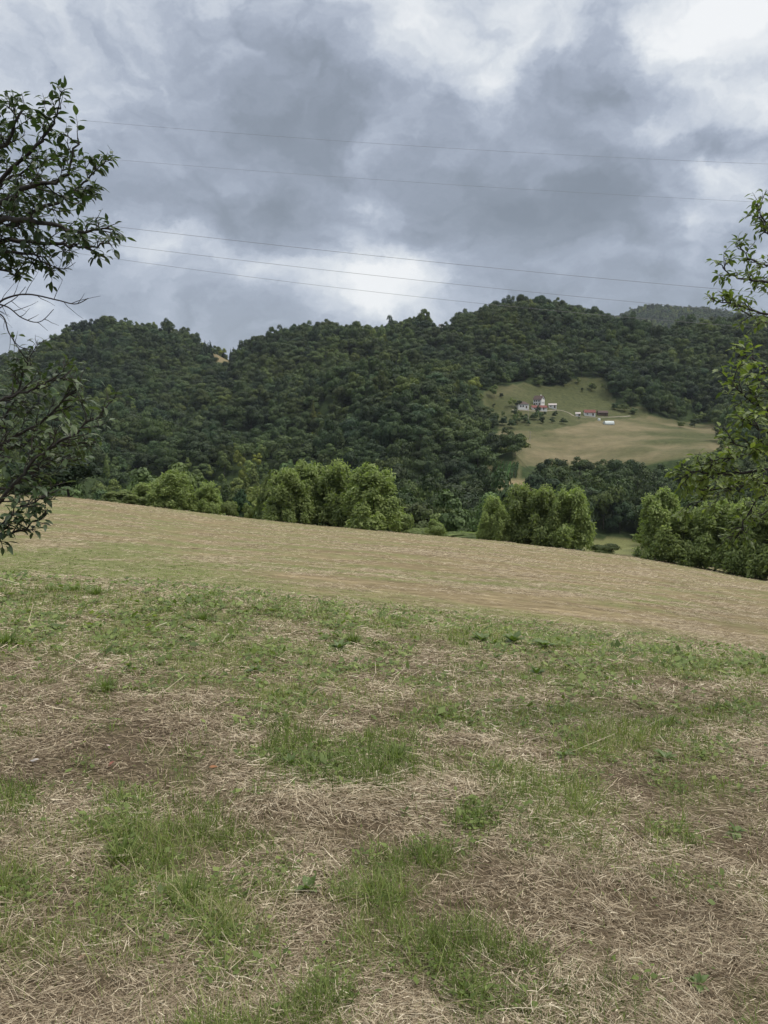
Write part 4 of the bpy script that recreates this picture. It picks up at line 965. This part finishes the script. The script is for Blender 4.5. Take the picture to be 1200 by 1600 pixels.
YL = 4.1
bx_, by_ = -3.6, 4.2
Ll = [
 # upper crown
 ([(-380, 520, 4.2), (-150, 400, 4.2), (-30, 260, 4.1), (15, 215, 4.0), (34, 168, 4.0)], .022, 1, 13, .22, .38, .35),
 ([(-150, 400, 4.2), (-20, 300, 4.2), (50, 235, 4.2), (80, 195, 4.2), (95, 168, 4.2)], .014, 1, 11, .2, .38, .25),
 ([(-150, 420, 4.2), (-20, 330, 4.0), (50, 290, 3.9), (95, 280, 3.9), (122, 215, 3.9)], .018, 1, 15, .22, .35, .2),
 ([(-150, 420, 4.3), (-20, 370, 4.3), (60, 330, 4.3), (110, 300, 4.3), (145, 275, 4.3)], .018, 1, 20, .24, .32, .2),
 ([(-150, 440, 4.0), (-20, 350, 4.0), (60, 345, 3.9), (125, 362, 3.9), (170, 356, 3.9)], .018, 1, 16, .17, .34, .25),
 ([(-150, 440, 4.0), (-20, 380, 4.1), (70, 380, 4.1), (125, 386, 4.1), (172, 382, 4.1)], .016, 1, 16, .15, .30, .25),
 ([(-150, 450, 4.1), (-30, 400, 4.1), (40, 395, 4.1), (80, 420, 4.1)], .014, .9, 12, .18, .30, .3),
 ([(-150, 400, 4.5), (-40, 260, 4.5), (-5, 235, 4.5), (2, 205, 4.5)], .012, 1, 9, .2, .36, .3),
 ([(-150, 430, 4.4), (-30, 330, 4.5), (10, 280, 4.5), (60, 260, 4.5)], .016, 1, 18, .25, .30, .2),
 ([(-150, 440, 4.2), (-40, 420, 4.2), (0, 420, 4.2), (25, 430, 4.2)], .012, .9, 10, .16, .30, .3),
 # lower spray
 ([(-380, 850, 4.2), (-60, 820, 3.9), (10, 770, 3.8), (60, 715, 3.8), (110, 680, 3.8), (160, 645, 3.8)], .013, .5, 26, .24, .74, .3),
 ([(-380, 850, 4.2), (-80, 760, 4.2), (10, 690, 4.2), (70, 655, 4.2), (100, 625, 4.2), (125, 600, 4.2)], .012, .5, 24, .24, .74, .3),
 ([(-380, 800, 4.2), (-80, 720, 4.4), (0, 660, 4.4), (30, 600, 4.4), (45, 555, 4.4)], .011, .5, 18, .22, .50, .35),
 ([(-300, 800, 4.2), (-60, 720, 4.0), (20, 700, 4.0), (80, 700, 4.0), (140, 690, 4.0)], .010, .45, 20, .22, .74, .3),
 ([(-300, 800, 4.2), (-60, 650, 4.0), (20, 620, 4.0), (70, 600, 4.0), (100, 590, 4.0)], .010, .5, 16, .22, .74, .3),
 ([(-300, 900, 4.0), (-60, 830, 3.6), (0, 815, 3.6), (40, 790, 3.6), (78, 770, 3.6)], .010, .8, 12, .14, .45, .35),
 ([(-300, 900, 4.0), (-60, 850, 3.6), (0, 836, 3.6), (35, 828, 3.6), (70, 805, 3.6)], .010, .8, 9, .12, .45, .35),
 ([(-300, 860, 4.1), (-60, 780, 4.2), (20, 760, 4.2), (60, 735, 4.2), (110, 715, 4.2)], .010, .45, 16, .2, .45, .35),
]
Bl = [([(-260, 560, 4.1), (-40, 490, 4.0), (10, 466, 4.0), (45, 460, 4.0), (90, 469, 4.0), (118, 475, 4.0), (138, 466, 4.0)], .006, 9),
 ([(-40, 470, 4.0), (8, 478, 4.0), (35, 497, 4.0), (62, 503, 4.0), (84, 483, 4.0)], .004, 6),
 ([(-40, 480, 4.0), (2, 492, 4.0), (14, 520, 4.0), (30, 541, 4.0), (52, 546, 4.0)], .004, 5),
 ([(-30, 500, 4.2), (5, 478, 4.2), (25, 465, 4.2), (40, 448, 4.2)], .003, 3),
 ([(60, 395, 4.0), (75, 412, 4.0), (100, 420, 4.0), (118, 410, 4.0)], .0025, 2)]
near_tree('plum_tree', 5, (bx_, by_, float(H(bx_, by_))), (bx_+.1, by_, 2.4), Ll, Bl, M_leafL,
          'dark leafy fruit tree reaching in from the left, with bare twigs at mid height', .053, None)
Lr = [
 ([(1500, 520, 6.4), (1280, 450, 6.4), (1200, 440, 6.4), (1155, 434, 6.3), (1122, 412, 6.3)], .016, 1, 12, .2, .42, .35),
 ([(1500, 500, 6.4), (1280, 400, 6.4), (1220, 370, 6.4), (1195, 345, 6.4), (1184, 318, 6.4)], .014, 1, 7, .22, .42, .55),
 ([(1280, 420, 6.3), (1225, 380, 6.3), (1200, 365, 6.3), (1184, 335, 6.3)], .008, 1, 5, .16, .42, .4),
 ([(1280, 450, 6.5), (1220, 420, 6.5), (1180, 410, 6.5), (1155, 385, 6.5)], .010, 1, 10, .18, .42, .35),
 ([(1500, 600, 6.3), (1280, 520, 6.2), (1190, 487, 6.2), (1150, 478, 6.2), (1118, 470, 6.2)], .014, 1, 14, .18, .60, .35),
 ([(1500, 600, 6.3), (1280, 540, 6.6), (1200, 505, 6.6), (1165, 490, 6.6), (1140, 462, 6.6)], .012, 1, 10, .18, .6, .35),
 ([(1500, 650, 6.0), (1300, 600, 5.6), (1210, 580, 5.6), (1175, 560, 5.6), (1155, 555, 5.6)], .012, .9, 8, .18, .7, .5),
 ([(1500, 700, 6.0), (1300, 640, 5.2), (1220, 620, 5.2), (1195, 600, 5.2), (1180, 590, 5.2)], .010, .9, 7, .16, .6, .5),
 ([(1500, 720, 6.0), (1300, 700, 5.0), (1215, 680, 5.0), (1180, 665, 5.0), (1160, 650, 5.0)], .012, .95, 12, .2, .65, .4),
 ([(1500, 800, 6.0), (1300, 740, 5.4), (1200, 735, 5.4), (1140, 740, 5.4), (1085, 738, 5.4), (1068, 745, 5.4)], .016, 1, 22, .22, .78, .4),
 ([(1500, 800, 6.0), (1300, 760, 5.6), (1200, 755, 5.6), (1140, 762, 5.6), (1090, 765, 5.6)], .012, 1, 18, .22, .74, .4),
 ([(1500, 780, 6.0), (1300, 720, 5.4), (1210, 705, 5.4), (1150, 715, 5.4), (1110, 722, 5.4)], .012, 1, 14, .2, .74, .4),
 ([(1500, 880, 6.0), (1300, 800, 5.8), (1210, 770, 5.8), (1170, 800, 5.8), (1150, 840, 5.8)], .012, .8, 10, .18, .6, .4),
 ([(1500, 780, 6.0), (1300, 700, 5.2), (1230, 650, 5.2), (1200, 620, 5.2)], .012, .9, 9, .18, .6, .4),
 ([(1500, 780, 6.0), (1300, 690, 5.3), (1215, 650, 5.3), (1165, 620, 5.3), (1145, 590, 5.3)], .010, 1, 14, .22, .66, .35),
 ([(1500, 800, 6.0), (1300, 760, 5.7), (1200, 745, 5.7), (1130, 770, 5.7), (1075, 790, 5.7)], .010, 1, 18, .22, .8, .35),
 ([(1500, 820, 6.0), (1300, 790, 5.9), (1220, 790, 5.9), (1170, 820, 5.9), (1130, 845, 5.9)], .010, .8, 12, .2, .62, .35),
 ([(1500, 760, 6.0), (1300, 700, 5.0), (1230, 690, 5.0), (1180, 700, 5.0), (1140, 690, 5.0)], .010, 1, 14, .2, .7, .35),
]
rx_, ry_ = 5.2, 6.3
near_tree('pear_tree', 9, (rx_, ry_, float(H(rx_, ry_))), (rx_-.1, ry_, 2.6), Lr, [], M_leafR,
          'fruit tree with yellow-green leaves reaching in from the right picture edge', .060, None)

# ------------------------------------------------------------------ tufts, weeds and odd bits in the foreground
def tuft_mesh(seed, n, h, spread, w):
    g = np.random.default_rng(seed); a = g.random(n)*6.283; r = np.abs(g.normal(0, spread*.3, n)); lean = np.abs(g.normal(.3, .25, n))
    Ln = h*g.uniform(.5, 1.1, n); D = np.stack([np.cos(a)*np.sin(lean), np.sin(a)*np.sin(lean), np.cos(lean)], 1)
    bd = Ln*g.random(n)*.6; bend = np.stack([np.cos(a)*bd, np.sin(a)*bd, -bd*.5], 1); side = np.stack([-np.sin(a), np.cos(a), 0*a], 1)
    V, Fc, k = ribbons(np.stack([r*np.cos(a), r*np.sin(a), 0*a-.01], 1), D, Ln, w*g.uniform(.7, 1.3, n), bend, side, 4, True)
    return mesh_np('tuft', V, Fc, False, {'rnd': np.repeat(np.clip(g.beta(2, 2.4, n)*.75, 0, 1), k)})
tms = [tuft_mesh(i, 130, .2, .28, .011) for i in range(3)]
for t in tms: t.materials.append(M_grass)
TU = [(150, 930, .8, 'rounded grass tuft, right one of the three at the left below the field'), (118, 924, .65, 'grass tuft in the middle of the three at the left'), (80, 924, .6, 'grass tuft on the left of the three at the left'),
 (318, 970, .8, 'dark green grass tuft alone right of the three tufts'), (552, 1005, .8, 'upright grass tuft beside the broad leaved weed in the middle'), (8, 1008, .9, 'grass tuft cut by the left picture edge'),
 (165, 1080, .6, 'bright grass tuft above the heap of brown straw'), (620, 1190, 1.1, 'tall grass tuft in the middle of the foreground'), (190, 1345, 1.0, 'thick bluish grass tuft at the left in the foreground'), (290, 1410, .9, 'slender grass tuft below the thick bluish one')]
for i, (u, v, s, lab) in enumerate(TU):
    p = hit(u, v); o = link('grass_tuft', tms[i % 3]); o.location = p; s *= (.55 if p.y < 5 else 1) ; o.scale = (s, s, s); o.rotation_euler = (0, 0, i*1.3); tag(o, lab, 'grass tuft', 'single grass tufts')
def weed_items(seed, n, L_):
    g = random.Random(seed); it = []
    for k in range(n):
        a = k*2.4+g.gauss(0, .3); e = g.uniform(.1, 1.1); d = Vector((math.cos(a)*math.cos(e), math.sin(a)*math.cos(e), math.sin(e)))
        it.append((d*L_*.12, d[:], (-d.x*.6, -d.y*.6, 1), L_*g.uniform(.6, 1.1), g.uniform(.4, .8)))
    return it
M_weed = near_leaf('weed leaf', (.055, .085, .02), (.10, .15, .038), (.17, .22, .065))
WD = [(483, 1398, .11, 9, 'pale broad-leaved weed on bare straw in the lower middle'), (530, 1016, .20, 12, 'dark broad-leaved weed left of the upright tuft'), (752, 1003, .24, 14, 'broad-leaved weed, left of three on the terrace edge'),
 (802, 1006, .26, 14, 'broad-leaved weed, middle of three on the terrace edge'), (850, 1012, .24, 12, 'broad-leaved weed, right of three on the terrace edge'), (775, 1030, .14, 9, 'small weed below the three on the terrace edge'), (838, 1056, .18, 10, 'low weed on the straw right of the middle'),
 (455, 1198, .13, 9, 'long-leaved weed among the grass left of the middle'), (400, 1052, .16, 10, 'low weed at the upper left of the middle'), (1040, 1190, .14, 9, 'weed below the bright green patch at the right'), (1150, 1305, .10, 7, 'small weed near the right picture edge'),
 (632, 1275, .07, 6, 'tiny light green seedling on straw in the middle'), (880, 1185, .12, 8, 'yellowish weed in the green patch at the right'), (290, 1002, .16, 9, 'low weed under the lone dark tuft'), (1090, 1545, .07, 8, 'grey-green seedling at the lower right')]
for i, (u, v, Lw, n, lab) in enumerate(WD):
    Lw *= .62; p = hit(u, v); o = leaves_mesh('weed', weed_items(i, int(n*1.5), Lw), M_weed, None, np.random.default_rng(i)); o.location = p+Vector((0, 0, .015)); tag(o, lab, 'weed', 'single weeds')
# green seedling cover leaves in the bright patches
def flat_piece(name, u, v, L_, W_, col, lab, cat, th=.004, stone=False):
    p = hit(u, v); m_ = plain(name+' colour', col, .7, 30, .2)
    if stone:
        bm_V = []; n = 10
        g = random.Random(u); Fs = []
        for i, (h, s) in enumerate(((0, .85), (.4, 1), (.8, .75), (1, .2))):
            for j in range(n): a = 6.283*j/n; rr = s*(1+.12*math.sin(3*a+u)); bm_V.append((math.cos(a)*L_*.5*rr, math.sin(a)*W_*.5*rr, h*W_*.5))
        for i in range(3):
            for j in range(n): Fs.append((i*n+j, i*n+(j+1) % n, (i+1)*n+(j+1) % n, (i+1)*n+j))
        Fs.append(tuple(range(3*n, 4*n)))
        o = poly_obj(name, bm_V, Fs, m_, None)
    else:
        o = leaves_mesh(name, [((0, 0, 0), (1, .2, .1), (0, -.3, 1), L_, .5)], m_, None, np.random.default_rng(int(u)))
    o.location = p+Vector((0, 0, .03 if not stone else .02)); o.rotation_euler = (0, 0, u); tag(o, lab, cat); return o
flat_piece('stone', 54, 1194, .05, .022, (.45, .42, .39), 'small whitish stone on the brown straw at the left', 'stone', stone=True)
flat_piece('fallen_leaf', 327, 1207, .05, 0, (.26, .12, .055), 'orange fallen leaf on the straw', 'leaf')
flat_piece('fallen_leaf', 180, 1197, .055, 0, (.22, .085, .06), 'reddish fallen leaf beside the whitish stone', 'leaf')
flat_piece('fallen_leaf', 172, 1174, .05, 0, (.42, .32, .28), 'pale pinkish fallen leaf above the reddish one', 'leaf')
flat_piece('fallen_leaf', 136, 1502, .04, 0, (.30, .19, .12), 'light brown fallen leaf at the lower left', 'leaf')

# ------------------------------------------------------------------ thin air
V, f = boxm(0, 3200, 100, 15000, 6600, 700)
o = link('haze', mesh_np('haze', np.array(V), np.array(f))); hm = bpy.data.materials.new('haze'); hm.use_nodes = True; hn = hm.node_tree; hn.nodes.clear()
pv = hn.nodes.new('ShaderNodeVolumePrincipled'); pv.inputs['Density'].default_value = .00005; pv.inputs['Color'].default_value = (.80, .88, 1, 1); pv.inputs['Anisotropy'].default_value = 0
ho = hn.nodes.new('ShaderNodeOutputMaterial'); hn.links.new(pv.outputs[0], ho.inputs['Volume']); o.data.materials.append(hm); tag(o, 'thin haze over the valley', kind='stuff')
